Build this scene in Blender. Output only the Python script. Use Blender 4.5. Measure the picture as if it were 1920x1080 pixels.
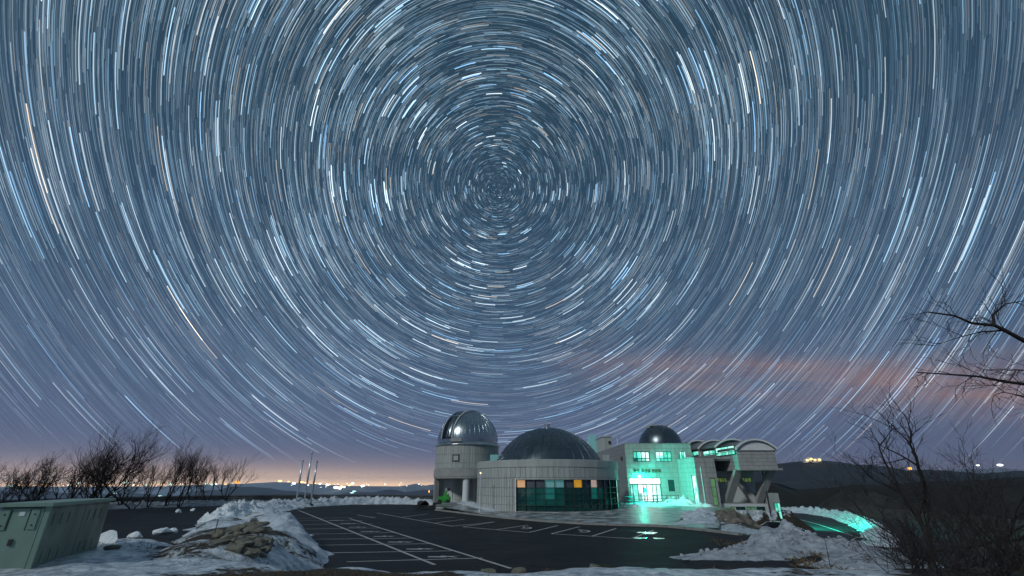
import bpy, bmesh, math, random
import numpy as np
from mathutils import Vector, Matrix

for o in list(bpy.data.objects): bpy.data.objects.remove(o, do_unlink=True)
SC = bpy.context.scene
COL = SC.collection
R = math.radians
random.seed(7)
RNG = np.random.default_rng(11)

# ------------------------------------------------------------------ camera
EYE = 2.85; TILT = R(20.4); FPX = 800.0; PY = 608.0
cam = bpy.data.cameras.new('camera'); cam.sensor_width = 36; cam.lens = 15.0
cam.shift_y = 68 / 1920; cam.clip_start = 0.1; cam.clip_end = 250000
camo = bpy.data.objects.new('camera', cam); COL.objects.link(camo)
camo.location = (0, 0, EYE); camo.rotation_euler = (R(90) + TILT, 0, 0)
SC.camera = camo

def ray(u, v):
    a = (u - 960) / FPX; b = -(v - PY) / FPX
    return (a, math.cos(TILT) - b * math.sin(TILT), math.sin(TILT) + b * math.cos(TILT))
def at(u, v, Y):
    r = ray(u, v); k = Y / r[1]
    return Vector((r[0] * k, Y, EYE + r[2] * k))
def gnd(u, v, z=0.0):
    r = ray(u, v); k = (z - EYE) / r[2]
    return Vector((r[0] * k, r[1] * k, z))

# ------------------------------------------------------------------ world (night sky)
W = bpy.data.worlds.new('World'); SC.world = W; W.use_nodes = True
nt = W.node_tree; N = nt.nodes; LK = nt.links; N.clear()
def wn(t, **kw):
    n = N.new(t)
    for k, v in kw.items(): setattr(n, k, v)
    return n
def wmath(op, a, b=None, clamp=False):
    n = wn('ShaderNodeMath', operation=op); n.use_clamp = clamp
    for i, x in enumerate((a, b)):
        if x is None: continue
        if isinstance(x, (int, float)): n.inputs[i].default_value = x
        else: LK.new(x, n.inputs[i])
    return n.outputs[0]
def wmix(fac, a, b, mode='MIX'):
    n = wn('ShaderNodeMix', data_type='RGBA', blend_type=mode)
    for s, x in ((n.inputs[0], fac), (n.inputs[6], a), (n.inputs[7], b)):
        if isinstance(x, (int, float)): s.default_value = x
        elif isinstance(x, tuple): s.default_value = (*x, 1)
        else: LK.new(x, s)
    return n.outputs[2]
tc = wn('ShaderNodeTexCoord'); sep = wn('ShaderNodeSeparateXYZ'); LK.new(tc.outputs['Generated'], sep.inputs[0])
dx, dy, dz = sep.outputs
el = wmath('ARCSINE', dz)                       # elevation, radians
az = wmath('ARCTAN2', dx, dy)                   # azimuth from north-ish, right positive
ramp = wn('ShaderNodeValToRGB'); cr = ramp.color_ramp
cr.elements[0].position = 0.0; cr.elements[0].color = (0.120, 0.142, 0.245, 1)
cr.elements[1].position = 1.0; cr.elements[1].color = (0.021, 0.050, 0.078, 1)
for p, c in ((0.06, (0.094, 0.126, 0.222)), (0.14, (0.074, 0.114, 0.200)), (0.30, (0.043, 0.084, 0.146)), (0.55, (0.028, 0.064, 0.108))):
    e = cr.elements.new(p); e.color = (*c, 1)
LK.new(wmath('DIVIDE', wmath('MAXIMUM', el, 0.0), 1.2, True), ramp.inputs[0])
# town glow low on the horizon, strongest over the plain to the left
gl = wmath('EXPONENT', wmath('MULTIPLY', wmath('MAXIMUM', wmath('ADD', el, 0.004), 0.0), -60.0))
gz = wmath('EXPONENT', wmath('MULTIPLY', wmath('POWER', wmath('DIVIDE', wmath('ADD', az, 0.50), 0.60), 2.0), -1.0))
glow = wmath('MULTIPLY', gl, wmath('ADD', wmath('MULTIPLY', gz, 0.95), 0.10))
col = wmix(glow, ramp.outputs[0], (1.9, 1.20, 0.66))
# right side of the sky is duller
dim = wmath('MULTIPLY', wmath('SMOOTHSTEP' if False else 'MULTIPLY', wmath('MAXIMUM', wmath('SUBTRACT', az, 0.25), 0.0), 0.55), wmath('EXPONENT', wmath('MULTIPLY', wmath('MAXIMUM', el, 0.0), -6.0)), True)
col = wmix(dim, col, (0.075, 0.085, 0.135))
# thin rosy cloud streaks in the lower right
cmb = wn('ShaderNodeCombineXYZ'); LK.new(wmath('MULTIPLY', az, 2.2), cmb.inputs[0])
LK.new(wmath('ADD', wmath('MULTIPLY', el, 20.0), wmath('MULTIPLY', az, 3.4)), cmb.inputs[1])
ns = wn('ShaderNodeTexNoise'); ns.inputs['Scale'].default_value = 1.35; ns.inputs['Detail'].default_value = 4; ns.inputs['Roughness'].default_value = 0.5
LK.new(cmb.outputs[0], ns.inputs['Vector'])
band = wmath('EXPONENT', wmath('MULTIPLY', wmath('POWER', wmath('DIVIDE', wmath('SUBTRACT', wmath('ADD', el, wmath('MULTIPLY', az, 0.17)), 0.288), 0.044), 2.0), -1.0))
baz = wmath('MULTIPLY', wmath('SUBTRACT', az, 0.06), 2.4, True)
cl = wmath('MULTIPLY', wmath('MULTIPLY', band, baz), wmath('MULTIPLY', wmath('SUBTRACT', ns.outputs[0], 0.25), 2.6, True), True)
col = wmix(wmath('MULTIPLY', cl, 0.85), col, (0.27, 0.165, 0.16))
bgn = wn('ShaderNodeBackground'); LK.new(col, bgn.inputs[0]); bgn.inputs[1].default_value = 1.0
wo = wn('ShaderNodeOutputWorld'); LK.new(bgn.outputs[0], wo.inputs[0])

# ------------------------------------------------------------------ moonlight
sun = bpy.data.lights.new('moonlight', 'SUN'); sun.energy = 1.25; sun.angle = R(6); sun.color = (0.93, 1.0, 0.98)
suno = bpy.data.objects.new('moonlight', sun); COL.objects.link(suno)
suno.rotation_euler = Vector((0.62, 0.70, -0.62)).to_track_quat('-Z', 'Y').to_euler()

SC.view_settings.view_transform = 'Standard'; SC.view_settings.look = 'None'
SC.view_settings.exposure = 0; SC.view_settings.gamma = 1; SC.view_settings.use_curve_mapping = False
SC.render.engine = 'CYCLES'
CY = SC.cycles; CY.use_denoising = True; CY.max_bounces = 6; CY.diffuse_bounces = 3; CY.glossy_bounces = 3
CY.transparent_max_bounces = 40; CY.volume_bounces = 1; CY.sample_clamp_indirect = 4.0
CY.caustics_reflective = False; CY.caustics_refractive = False

# ------------------------------------------------------------------ materials
MATS = {}
def mat(name, base, rough=0.7, metal=0.0, var=0.0, vscale=2.0, bump=0.0, bscale=20.0, emit=None, estr=0.0, spec=0.5, coat=0.0, base2=None, stretch=None):
    m = bpy.data.materials.new(name); m.use_nodes = True; MATS[name] = m
    n = m.node_tree.nodes; l = m.node_tree.links; p = n['Principled BSDF']
    p.inputs['Base Color'].default_value = (*base, 1); p.inputs['Roughness'].default_value = rough
    p.inputs['Metallic'].default_value = metal; p.inputs['Specular IOR Level'].default_value = spec
    p.inputs['Coat Weight'].default_value = coat
    if emit:
        p.inputs['Emission Color'].default_value = (*emit, 1); p.inputs['Emission Strength'].default_value = estr
    co = n.new('ShaderNodeTexCoord'); src = co.outputs['Object']
    if stretch:
        mp = n.new('ShaderNodeMapping'); mp.inputs['Scale'].default_value = stretch; l.new(src, mp.inputs[0]); src = mp.outputs[0]
    if var or base2:
        t = n.new('ShaderNodeTexNoise'); t.inputs['Scale'].default_value = vscale; t.inputs['Detail'].default_value = 6; t.inputs['Roughness'].default_value = 0.62
        l.new(src, t.inputs['Vector'])
        mx = n.new('ShaderNodeMix'); mx.data_type = 'RGBA'
        mr = n.new('ShaderNodeMapRange'); mr.inputs[1].default_value = 0.35; mr.inputs[2].default_value = 0.65
        l.new(t.outputs[0], mr.inputs[0]); l.new(mr.outputs[0], mx.inputs[0])
        b2 = base2 or tuple(min(1, c * (1 + var)) for c in base); b1 = base if base2 else tuple(c * (1 - var) for c in base)
        mx.inputs[6].default_value = (*b1, 1); mx.inputs[7].default_value = (*b2, 1)
        l.new(mx.outputs[2], p.inputs['Base Color'])
        r2 = n.new('ShaderNodeMapRange'); r2.inputs[1].default_value = 0.3; r2.inputs[2].default_value = 0.7
        r2.inputs[3].default_value = max(0.02, rough - 0.12); r2.inputs[4].default_value = min(1, rough + 0.12)
        l.new(t.outputs[0], r2.inputs[0]); l.new(r2.outputs[0], p.inputs['Roughness'])
    if bump:
        t2 = n.new('ShaderNodeTexNoise'); t2.inputs['Scale'].default_value = bscale; t2.inputs['Detail'].default_value = 5
        l.new(src, t2.inputs['Vector'])
        b = n.new('ShaderNodeBump'); b.inputs['Strength'].default_value = bump; b.inputs['Distance'].default_value = 0.05
        l.new(t2.outputs[0], b.inputs['Height']); l.new(b.outputs[0], p.inputs['Normal'])
    return m
mat('panel', (0.40, 0.42, 0.40), 0.55, var=0.15, vscale=1.0, stretch=(1.6, 1.6, 0.28))
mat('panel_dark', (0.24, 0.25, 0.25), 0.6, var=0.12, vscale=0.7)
mat('joint', (0.24, 0.25, 0.245), 0.8)
mat('stone_clad', (0.37, 0.37, 0.365), 0.6, var=0.18, vscale=1.0, stretch=(1.6, 1.6, 0.3))
mat('concrete', (0.33, 0.33, 0.32), 0.8, var=0.15, vscale=0.8, bump=0.2)
mat('render_white', (0.60, 0.62, 0.62), 0.7, var=0.06, vscale=0.5)
mat('dome_silver', (0.40, 0.44, 0.47), 0.26, 1.0)
mat('dome_dark', (0.155, 0.18, 0.195), 0.30, 1.0, var=.05, vscale=.8, stretch=(1, 1, .3))
mat('steel', (0.62, 0.63, 0.64), 0.25, 1.0)
mat('dark_metal', (0.035, 0.036, 0.04), 0.5)
mat('pole_metal', (0.68, 0.70, 0.72), 0.30, 0.6)
mat('roof_grey', (0.13, 0.135, 0.14), 0.55, var=0.12)
mat('white_trim', (0.72, 0.73, 0.74), 0.45)
mat('glass_dark', (0.006, 0.022, 0.024), 0.05, spec=0.6, emit=(0.0, 0.2, 0.18), estr=0.045)
mat('glass_teal', (0.010, 0.045, 0.042), 0.06, emit=(0.0, 0.26, 0.22), estr=0.09, spec=0.6)
mat('glass_teal_mid', (0.02, 0.09, 0.09), 0.10, emit=(0.01, 0.36, 0.31), estr=0.20, spec=0.6)
mat('mullion', (0.05, 0.07, 0.07), 0.4, 0.3)
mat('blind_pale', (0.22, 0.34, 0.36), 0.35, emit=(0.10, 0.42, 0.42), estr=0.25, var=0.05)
mat('blind_grey', (0.09, 0.10, 0.115), 0.35, var=0.1)
mat('blind_blue', (0.05, 0.085, 0.12), 0.3, var=0.1)
mat('blind_peach', (0.42, 0.28, 0.17), 0.5, emit=(0.95, 0.52, 0.24), estr=0.42, var=0.08)
mat('blind_amber', (0.35, 0.20, 0.03), 0.4, emit=(0.95, 0.46, 0.03), estr=0.42, var=0.25, vscale=1.0)
mat('blind_rose', (0.42, 0.34, 0.32), 0.5, emit=(0.85, 0.62, 0.55), estr=0.38, var=0.06)
def lit(name, a, b, s, scale=1.2):
    m = mat(name, (0.1, 0.2, 0.18), 0.25)
    n = m.node_tree.nodes; l = m.node_tree.links; p = n['Principled BSDF']
    co = n.new('ShaderNodeTexCoord'); t = n.new('ShaderNodeTexNoise'); t.inputs['Scale'].default_value = scale; t.inputs['Detail'].default_value = 3
    l.new(co.outputs['Object'], t.inputs['Vector'])
    mr = n.new('ShaderNodeMapRange'); mr.inputs[1].default_value = 0.38; mr.inputs[2].default_value = 0.62; l.new(t.outputs[0], mr.inputs[0])
    mx = n.new('ShaderNodeMix'); mx.data_type = 'RGBA'; mx.inputs[6].default_value = (*a, 1); mx.inputs[7].default_value = (*b, 1)
    l.new(mr.outputs[0], mx.inputs[0]); l.new(mx.outputs[2], p.inputs['Emission Color']); p.inputs['Emission Strength'].default_value = s
    return m
lit('lit_teal', (0.0, 0.50, 0.33), (0.35, 1.0, 0.80), 1.0)
lit('lit_teal_bright', (0.12, 0.95, 0.70), (0.75, 1.0, 0.92), 1.25)
lit('lit_teal_low', (0.0, 0.22, 0.14), (0.04, 0.62, 0.42), 0.8)
lit('lit_lime', (0.05, 0.10, 0.025), (0.13, 0.20, 0.05), 0.75, 2.0)
lit('lit_lime_green', (0.03, 0.09, 0.025), (0.07, 0.17, 0.04), 0.9, 1.0)
lit('lobby_white', (0.75, 0.98, 0.92), (1.0, 0.98, 0.98), 2.2, 0.8)
lit('lobby_pink', (0.85, 0.80, 0.84), (1.0, 0.94, 0.97), 1.35, 0.8)
mat('lamp_teal', (0.5, 1, 0.9), 0.4, emit=(0.35, 1.0, 0.82), estr=14)
mat('lamp_warm', (1, 0.9, 0.6), 0.4, emit=(1.0, 0.85, 0.45), estr=1.3)
mat('lobby_wall', (0.75, 0.78, 0.77), 0.6, emit=(0.12, 0.85, 0.62), estr=0.55)
mat('snow', (0.66, 0.70, 0.75), 0.6, vscale=2.6, bump=1.0, bscale=4.0, base2=(0.42, 0.46, 0.52), spec=0.3)
mat('snow_clean', (0.82, 0.86, 0.89), 0.5, var=0.10, vscale=3, bump=0.9, bscale=6.0, spec=0.3)
mat('snow_dirty', (0.46, 0.49, 0.54), 0.6, bump=1.0, bscale=5, vscale=2.4, base2=(0.22, 0.23, 0.26), spec=0.3)
mat('rock', (0.135, 0.122, 0.100), 0.85, var=0.5, vscale=1.5, bump=0.8, bscale=6)
mat('rock_tan', (0.16, 0.150, 0.118), 0.85, var=0.30, vscale=1.7, bump=0.8, bscale=6)
mat('paint', (0.52, 0.50, 0.49), 0.8, vscale=7, base2=(0.34, 0.33, 0.325), spec=0.1)
mat('kerb', (0.26, 0.26, 0.25), 0.8, var=0.2, vscale=2.0, bump=0.2)
mat('bark', (0.022, 0.018, 0.017), 0.9, var=0.25, vscale=6)
mat('twig', (0.026, 0.020, 0.020), 0.9, var=0.2, vscale=3)
mat('dry_grass', (0.13, 0.09, 0.045), 0.9, var=0.35, vscale=5)
mat('cabinet_green', (0.21, 0.315, 0.255), 0.45, var=0.12, vscale=2.0, bump=0.05, bscale=50, stretch=(1, 1, .4))
mat('cabinet_shaded', (0.175, 0.245, 0.195), 0.45, vscale=2.2, base2=(0.125, 0.165, 0.125), stretch=(1, 1, .35))  # same paint as the front; shade of the side put into the colour
mat('plate_white', (0.75, 0.78, 0.75), 0.5)
mat('green_paint', (0.03, 0.33, 0.04), 0.4, var=0.1)
mat('rubber', (0.02, 0.02, 0.022), 0.8)
mat('car_paint', (0.010, 0.011, 0.014), 0.12, spec=0.6, coat=1.0)
mat('car_glass', (0.006, 0.007, 0.008), 0.03, spec=0.6)
mat('headlight', (0.7, 0.75, 0.8), 0.1, emit=(0.75, 0.88, 1.0), estr=4.0)
mat('gold_letter', (0.28, 0.20, 0.08), 0.35, 0.6)
mat('ice', (0.03, 0.04, 0.045), 0.10, spec=0.5)
mat('rail_metal', (0.10, 0.105, 0.11), 0.45, 0.4, var=0.2)

def asphalt(name, c1, c2, rl, rh):
    m = mat(name, c1, 0.6, base2=c2, vscale=0.35, bump=0.25, bscale=45, spec=0.10)
    for n in m.node_tree.nodes:
        if n.type == 'MAP_RANGE' and abs(n.inputs[1].default_value - 0.3) < 1e-6:
            n.inputs[3].default_value = rl; n.inputs[4].default_value = rh
def wear(name):
    m = MATS[name]; n = m.node_tree.nodes; l = m.node_tree.links; p = n['Principled BSDF']; src = p.inputs['Base Color'].links[0].from_socket
    co = n.new('ShaderNodeTexCoord'); mp = n.new('ShaderNodeMapping'); mp.inputs['Rotation'].default_value = (0, 0, R(58)); mp.inputs['Scale'].default_value = (.35, 2.2, 1); l.new(co.outputs['Object'], mp.inputs[0])
    t = n.new('ShaderNodeTexNoise'); t.inputs['Scale'].default_value = .55; t.inputs['Detail'].default_value = 9; t.inputs['Roughness'].default_value = .7; l.new(mp.outputs[0], t.inputs['Vector'])
    r = n.new('ShaderNodeMapRange'); r.inputs[1].default_value = .52; r.inputs[2].default_value = .74; r.inputs[4].default_value = .55; l.new(t.outputs[0], r.inputs[0])
    x = n.new('ShaderNodeMix'); x.data_type = 'RGBA'; x.inputs[7].default_value = (.060, .062, .066, 1); l.new(r.outputs[0], x.inputs[0]); l.new(src, x.inputs[6])
    v = n.new('ShaderNodeTexVoronoi'); v.feature = 'DISTANCE_TO_EDGE'; v.inputs['Scale'].default_value = .16; nz = n.new('ShaderNodeTexNoise'); nz.inputs['Scale'].default_value = .8
    ad = n.new('ShaderNodeVectorMath'); ad.operation = 'ADD'; l.new(co.outputs['Object'], nz.inputs['Vector']); l.new(co.outputs['Object'], ad.inputs[0]); l.new(nz.outputs['Color'], ad.inputs[1]); l.new(ad.outputs[0], v.inputs['Vector'])
    k = n.new('ShaderNodeMapRange'); k.inputs[1].default_value = .0; k.inputs[2].default_value = .010; k.inputs[3].default_value = .25; k.inputs[4].default_value = 1; l.new(v.outputs['Distance'], k.inputs[0])
    y = n.new('ShaderNodeMix'); y.data_type = 'RGBA'; y.blend_type = 'MULTIPLY'; y.inputs[0].default_value = 1; l.new(x.outputs[2], y.inputs[6]); l.new(k.outputs[0], y.inputs[7]); l.new(y.outputs[2], p.inputs['Base Color'])
asphalt('asphalt', (0.011, 0.012, 0.014), (0.030, 0.031, 0.033), 0.50, 0.75)
asphalt('asphalt_wet', (0.022, 0.024, 0.026), (0.035, 0.037, 0.038), 0.45, 0.70)

wear('asphalt'); wear('asphalt_wet')
# ground: wind-packed snow over dead grass, amount set per vertex
def ground_mat():
    m = bpy.data.materials.new('ground'); m.use_nodes = True; MATS['ground'] = m
    n = m.node_tree.nodes; l = m.node_tree.links; p = n['Principled BSDF']
    at_ = n.new('ShaderNodeAttribute'); at_.attribute_name = 'snow'
    co = n.new('ShaderNodeTexCoord')
    def noise(s, d=6, r=0.6):
        t = n.new('ShaderNodeTexNoise'); t.inputs['Scale'].default_value = s; t.inputs['Detail'].default_value = d; t.inputs['Roughness'].default_value = r
        l.new(co.outputs['Object'], t.inputs['Vector']); return t.outputs[0]
    def mth(op, a, b):
        q = n.new('ShaderNodeMath'); q.operation = op
        for i, x in enumerate((a, b)):
            if isinstance(x, (int, float)): q.inputs[i].default_value = x
            else: l.new(x, q.inputs[i])
        return q.outputs[0]
    a = noise(1.1, 7, 0.66); b = noise(5.5, 4, 0.6)
    s = mth('ADD', mth('MULTIPLY', mth('SUBTRACT', a, 0.5), 2.6), mth('MULTIPLY', mth('SUBTRACT', b, 0.5), 1.5))
    s = mth('ADD', s, mth('MULTIPLY', mth('SUBTRACT', at_.outputs['Fac'], 0.5), 3.0))
    mr = n.new('ShaderNodeMapRange'); mr.inputs[1].default_value = -0.14; mr.inputs[2].default_value = 0.14; l.new(s, mr.inputs[0])
    def mixc(f, c1, c2):
        x = n.new('ShaderNodeMix'); x.data_type = 'RGBA'
        for sck, v in ((x.inputs[0], f), (x.inputs[6], c1), (x.inputs[7], c2)):
            if isinstance(v, tuple): sck.default_value = (*v, 1)
            else: l.new(v, sck)
        return x.outputs[2]
    grass = mixc(noise(3.0, 6), (0.013, 0.010, 0.007), (0.062, 0.046, 0.027))
    tn = n.new('ShaderNodeMapRange'); tn.inputs[1].default_value = 0.36; tn.inputs[2].default_value = 0.66; l.new(noise(3.4, 6, 0.68), tn.inputs[0])
    snow = mixc(tn.outputs[0], (0.22, 0.26, 0.31), (0.84, 0.88, 0.92))
    l.new(mixc(mr.outputs[0], grass, snow), p.inputs['Base Color'])
    rr = n.new('ShaderNodeMapRange'); rr.inputs[3].default_value = 0.95; rr.inputs[4].default_value = 0.38; l.new(mr.outputs[0], rr.inputs[0]); l.new(rr.outputs[0], p.inputs['Roughness'])
    hb = mth('ADD', mth('MULTIPLY', mr.outputs[0], 0.6), mth('ADD', mth('MULTIPLY', b, 0.8), mth('MULTIPLY', noise(17, 3), 0.35)))
    bp = n.new('ShaderNodeBump'); bp.inputs['Strength'].default_value = 0.8; bp.inputs['Distance'].default_value = 0.10; l.new(hb, bp.inputs['Height']); l.new(bp.outputs[0], p.inputs['Normal'])
ground_mat()
def plaza_mat():
    m = bpy.data.materials.new('plaza'); m.use_nodes = True; MATS['plaza'] = m
    n = m.node_tree.nodes; l = m.node_tree.links; p = n['Principled BSDF']
    co = n.new('ShaderNodeTexCoord')
    t = n.new('ShaderNodeTexNoise'); t.inputs['Scale'].default_value = 0.8; t.inputs['Detail'].default_value = 8; t.inputs['Roughness'].default_value = 0.7; l.new(co.outputs['Object'], t.inputs['Vector'])
    r = n.new('ShaderNodeMapRange'); r.inputs[1].default_value = 0.44; r.inputs[2].default_value = 0.58; l.new(t.outputs[0], r.inputs[0])
    b = n.new('ShaderNodeTexBrick'); b.inputs['Scale'].default_value = 2.2; b.inputs['Color1'].default_value = (0.16, 0.16, 0.155, 1); b.inputs['Color2'].default_value = (0.11, 0.11, 0.11, 1); b.inputs['Mortar'].default_value = (0.05, 0.05, 0.05, 1)
    l.new(co.outputs['Object'], b.inputs['Vector'])
    x = n.new('ShaderNodeMix'); x.data_type = 'RGBA'; x.inputs[7].default_value = (0.50, 0.54, 0.58, 1); l.new(r.outputs[0], x.inputs[0]); l.new(b.outputs[0], x.inputs[6]); l.new(x.outputs[2], p.inputs['Base Color'])
    q = n.new('ShaderNodeMapRange'); q.inputs[3].default_value = 0.16; q.inputs[4].default_value = 0.5; l.new(t.outputs[0], q.inputs[0]); l.new(q.outputs[0], p.inputs['Roughness'])
    bp = n.new('ShaderNodeBump'); bp.inputs['Strength'].default_value = 0.5; bp.inputs['Distance'].default_value = 0.04; l.new(t.outputs[0], bp.inputs['Height']); l.new(bp.outputs[0], p.inputs['Normal'])
plaza_mat()
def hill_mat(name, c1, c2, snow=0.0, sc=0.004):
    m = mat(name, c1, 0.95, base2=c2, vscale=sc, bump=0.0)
hill_mat('hill_far', (0.11, 0.125, 0.150), (0.20, 0.22, 0.25), sc=0.002)  # paler blue-grey base carries part of the distance haze
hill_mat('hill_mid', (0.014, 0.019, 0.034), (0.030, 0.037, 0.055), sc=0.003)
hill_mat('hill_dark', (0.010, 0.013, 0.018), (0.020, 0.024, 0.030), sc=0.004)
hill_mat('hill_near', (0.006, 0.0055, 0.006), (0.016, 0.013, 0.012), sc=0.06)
mat('knoll', (0.010, 0.009, 0.008), 0.95, base2=(0.040, 0.038, 0.037), vscale=0.22)

# ------------------------------------------------------------------ object helpers
def link(name, me, m=None, parent=None):
    o = bpy.data.objects.new(name, me); COL.objects.link(o)
    if m is not None and me is not None and len(me.materials) == 0: me.materials.append(MATS[m])
    if parent is not None:
        o.parent = parent
        if parent.type == 'EMPTY' and parent.parent is None:
            o.matrix_parent_inverse = Matrix.Identity(4); o.location = -parent.location
    return o
def mesh(name, vf, m, parent=None, smooth=False):
    v, f = vf
    me = bpy.data.meshes.new(name); me.from_pydata([tuple(p) for p in v], [], f); me.update()
    if smooth: me.polygons.foreach_set('use_smooth', [True] * len(me.polygons))
    return link(name, me, m, parent)
def tag(o, label=None, cat=None, group=None, kind=None):
    if label: o['label'] = label
    if cat: o['category'] = cat
    if group: o['group'] = group
    if kind: o['kind'] = kind
    return o
def thing(name, loc, label, cat, group=None):
    o = bpy.data.objects.new(name, None); COL.objects.link(o); o.location = loc; o.empty_display_size = 0.3
    return tag(o, label, cat, group)
def join(*vfs):
    V, F = [], []
    for v, f in vfs:
        b = len(V); V += list(v); F += [tuple(i + b for i in q) for q in f]
    return V, F
BOXF = [(0, 3, 2, 1), (4, 5, 6, 7), (0, 1, 5, 4), (1, 2, 6, 5), (2, 3, 7, 6), (3, 0, 4, 7)]
def box(x0, x1, y0, y1, z0, z1):
    return [(x0, y0, z0), (x1, y0, z0), (x1, y1, z0), (x0, y1, z0), (x0, y0, z1), (x1, y0, z1), (x1, y1, z1), (x0, y1, z1)], list(BOXF)
def bbox(x0, x1, y0, y1, z0, z1, b=0.03):     # box with chamfered edges
    bm = bmesh.new(); vs, fs = box(x0, x1, y0, y1, z0, z1); q = [bm.verts.new(p) for p in vs]
    for f in fs: bm.faces.new([q[i] for i in f])
    bmesh.ops.bevel(bm, geom=list(bm.edges), offset=b, segments=2, affect='EDGES', profile=0.5)
    bm.verts.index_update(); r = ([tuple(v.co) for v in bm.verts], [tuple(v.index for v in f.verts) for f in bm.faces]); bm.free(); return r
def obox(o, u, n, a0, a1, b0, b1, d0, d1):    # box on a wall frame: along u, up z, out n
    o, u, n = Vector(o), Vector(u), Vector(n); z = Vector((0, 0, 1)); V = []
    for zz in (b0, b1):
        for (aa, dd) in ((a0, d1), (a1, d1), (a1, d0), (a0, d0)): V.append(tuple(o + u * aa + n * dd + z * zz))
    return V, list(BOXF)
def tube(pts, rad, sides=8, cap=True):
    pts = [Vector(p) for p in pts]; rad = rad if isinstance(rad, (list, tuple)) else [rad] * len(pts)
    V, F = [], []; up = Vector((0, 0, 1)); prev = None
    for i, p in enumerate(pts):
        d = (pts[min(i + 1, len(pts) - 1)] - pts[max(i - 1, 0)]).normalized()
        if prev is None: a = d.cross(up if abs(d.z) < 0.95 else Vector((1, 0, 0))).normalized()
        else: a = (prev - d * prev.dot(d)).normalized()
        prev = a; b = d.cross(a)
        for k in range(sides):
            t = 2 * math.pi * k / sides; V.append(tuple(p + (a * math.cos(t) + b * math.sin(t)) * rad[i]))
    for i in range(len(pts) - 1):
        for k in range(sides):
            k2 = (k + 1) % sides; F.append((i * sides + k, i * sides + k2, (i + 1) * sides + k2, (i + 1) * sides + k))
    if cap:
        F.append(tuple(range(sides - 1, -1, -1))); F.append(tuple((len(pts) - 1) * sides + k for k in range(sides)))
    return V, F
def lathe(prof, c, seg=48, a0=0.0, a1=2 * math.pi):
    full = abs(a1 - a0 - 2 * math.pi) < 1e-6; n = seg if full else seg + 1; V, F = [], []
    for (r, z) in prof:
        for k in range(n):
            t = a0 + (a1 - a0) * k / seg; V.append((c[0] + r * math.cos(t), c[1] + r * math.sin(t), z))
    for i in range(len(prof) - 1):
        for k in range(seg):
            k2 = (k + 1) % n; F.append((i * n + k, i * n + k2, (i + 1) * n + k2, (i + 1) * n + k))
    return V, F
def arcbox(c, r0, r1, a0, a1, z0, z1, seg=2):  # curved block; angle 0 faces the camera (-Y), positive to the right
    V, F = [], []
    for k in range(seg + 1):
        t = a0 + (a1 - a0) * k / seg; s, q = math.sin(t), -math.cos(t)
        for (r, z) in ((r0, z0), (r1, z0), (r1, z1), (r0, z1)): V.append((c[0] + r * s, c[1] + r * q, z))
    for k in range(seg):
        b = 4 * k
        for i in range(4): F.append((b + i, b + (i + 1) % 4, b + 4 + (i + 1) % 4, b + 4 + i))
    F.append((3, 2, 1, 0)); b = 4 * seg; F.append((b, b + 1, b + 2, b + 3))
    return V, F
def wall_holes(o, u, n, w, z0, z1, holes, d0=-0.25, d1=0.0):
    xs = sorted({0, w, *[h[0] for h in holes], *[h[1] for h in holes]}); zs = sorted({z0, z1, *[h[2] for h in holes], *[h[3] for h in holes]})
    out = []
    for i in range(len(xs) - 1):
        for j in range(len(zs) - 1):
            cx, cz = (xs[i] + xs[i + 1]) / 2, (zs[j] + zs[j + 1]) / 2
            if any(h[0] < cx < h[1] and h[2] < cz < h[3] for h in holes): continue
            out.append(obox(o, u, n, xs[i], xs[i + 1], zs[j], zs[j + 1], d0, d1))
    return join(*out)
def cladding(o, u, n, w, z0, z1, holes, pw, ph, gap=0.03, t=0.03, stagger=True):
    out = []; nz = max(1, round((z1 - z0) / ph)); nx = max(1, round(w / pw))
    zs = [z0 + (z1 - z0) * j / nz for j in range(nz + 1)]
    for j in range(nz):
        off = (w / nx) * 0.5 if (stagger and j % 2) else 0
        xs = sorted({0.0, w, *[min(w, max(0, off + w * i / nx)) for i in range(nx + 1)]})
        for i in range(len(xs) - 1):
            cells = [(xs[i], xs[i + 1], zs[j], zs[j + 1])]
            for h in holes:
                nxt = []
                for (a, b, c, d) in cells:
                    if b <= h[0] or a >= h[1] or d <= h[2] or c >= h[3]: nxt.append((a, b, c, d)); continue
                    if a < h[0]: nxt.append((a, h[0], c, d))
                    if b > h[1]: nxt.append((h[1], b, c, d))
                    aa, bb = max(a, h[0]), min(b, h[1])
                    if c < h[2]: nxt.append((aa, bb, c, h[2]))
                    if d > h[3]: nxt.append((aa, bb, h[3], d))
                cells = nxt
            for (a, b, c, d) in cells:
                if b - a > gap * 1.5 and d - c > gap * 1.5:
                    k = t * random.uniform(0.8, 1.15)
                    out.append(obox(o, u, n, a + gap / 2, b - gap / 2, c + gap / 2, d - gap / 2, 0.002, k))
    return join(*out)

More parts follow.
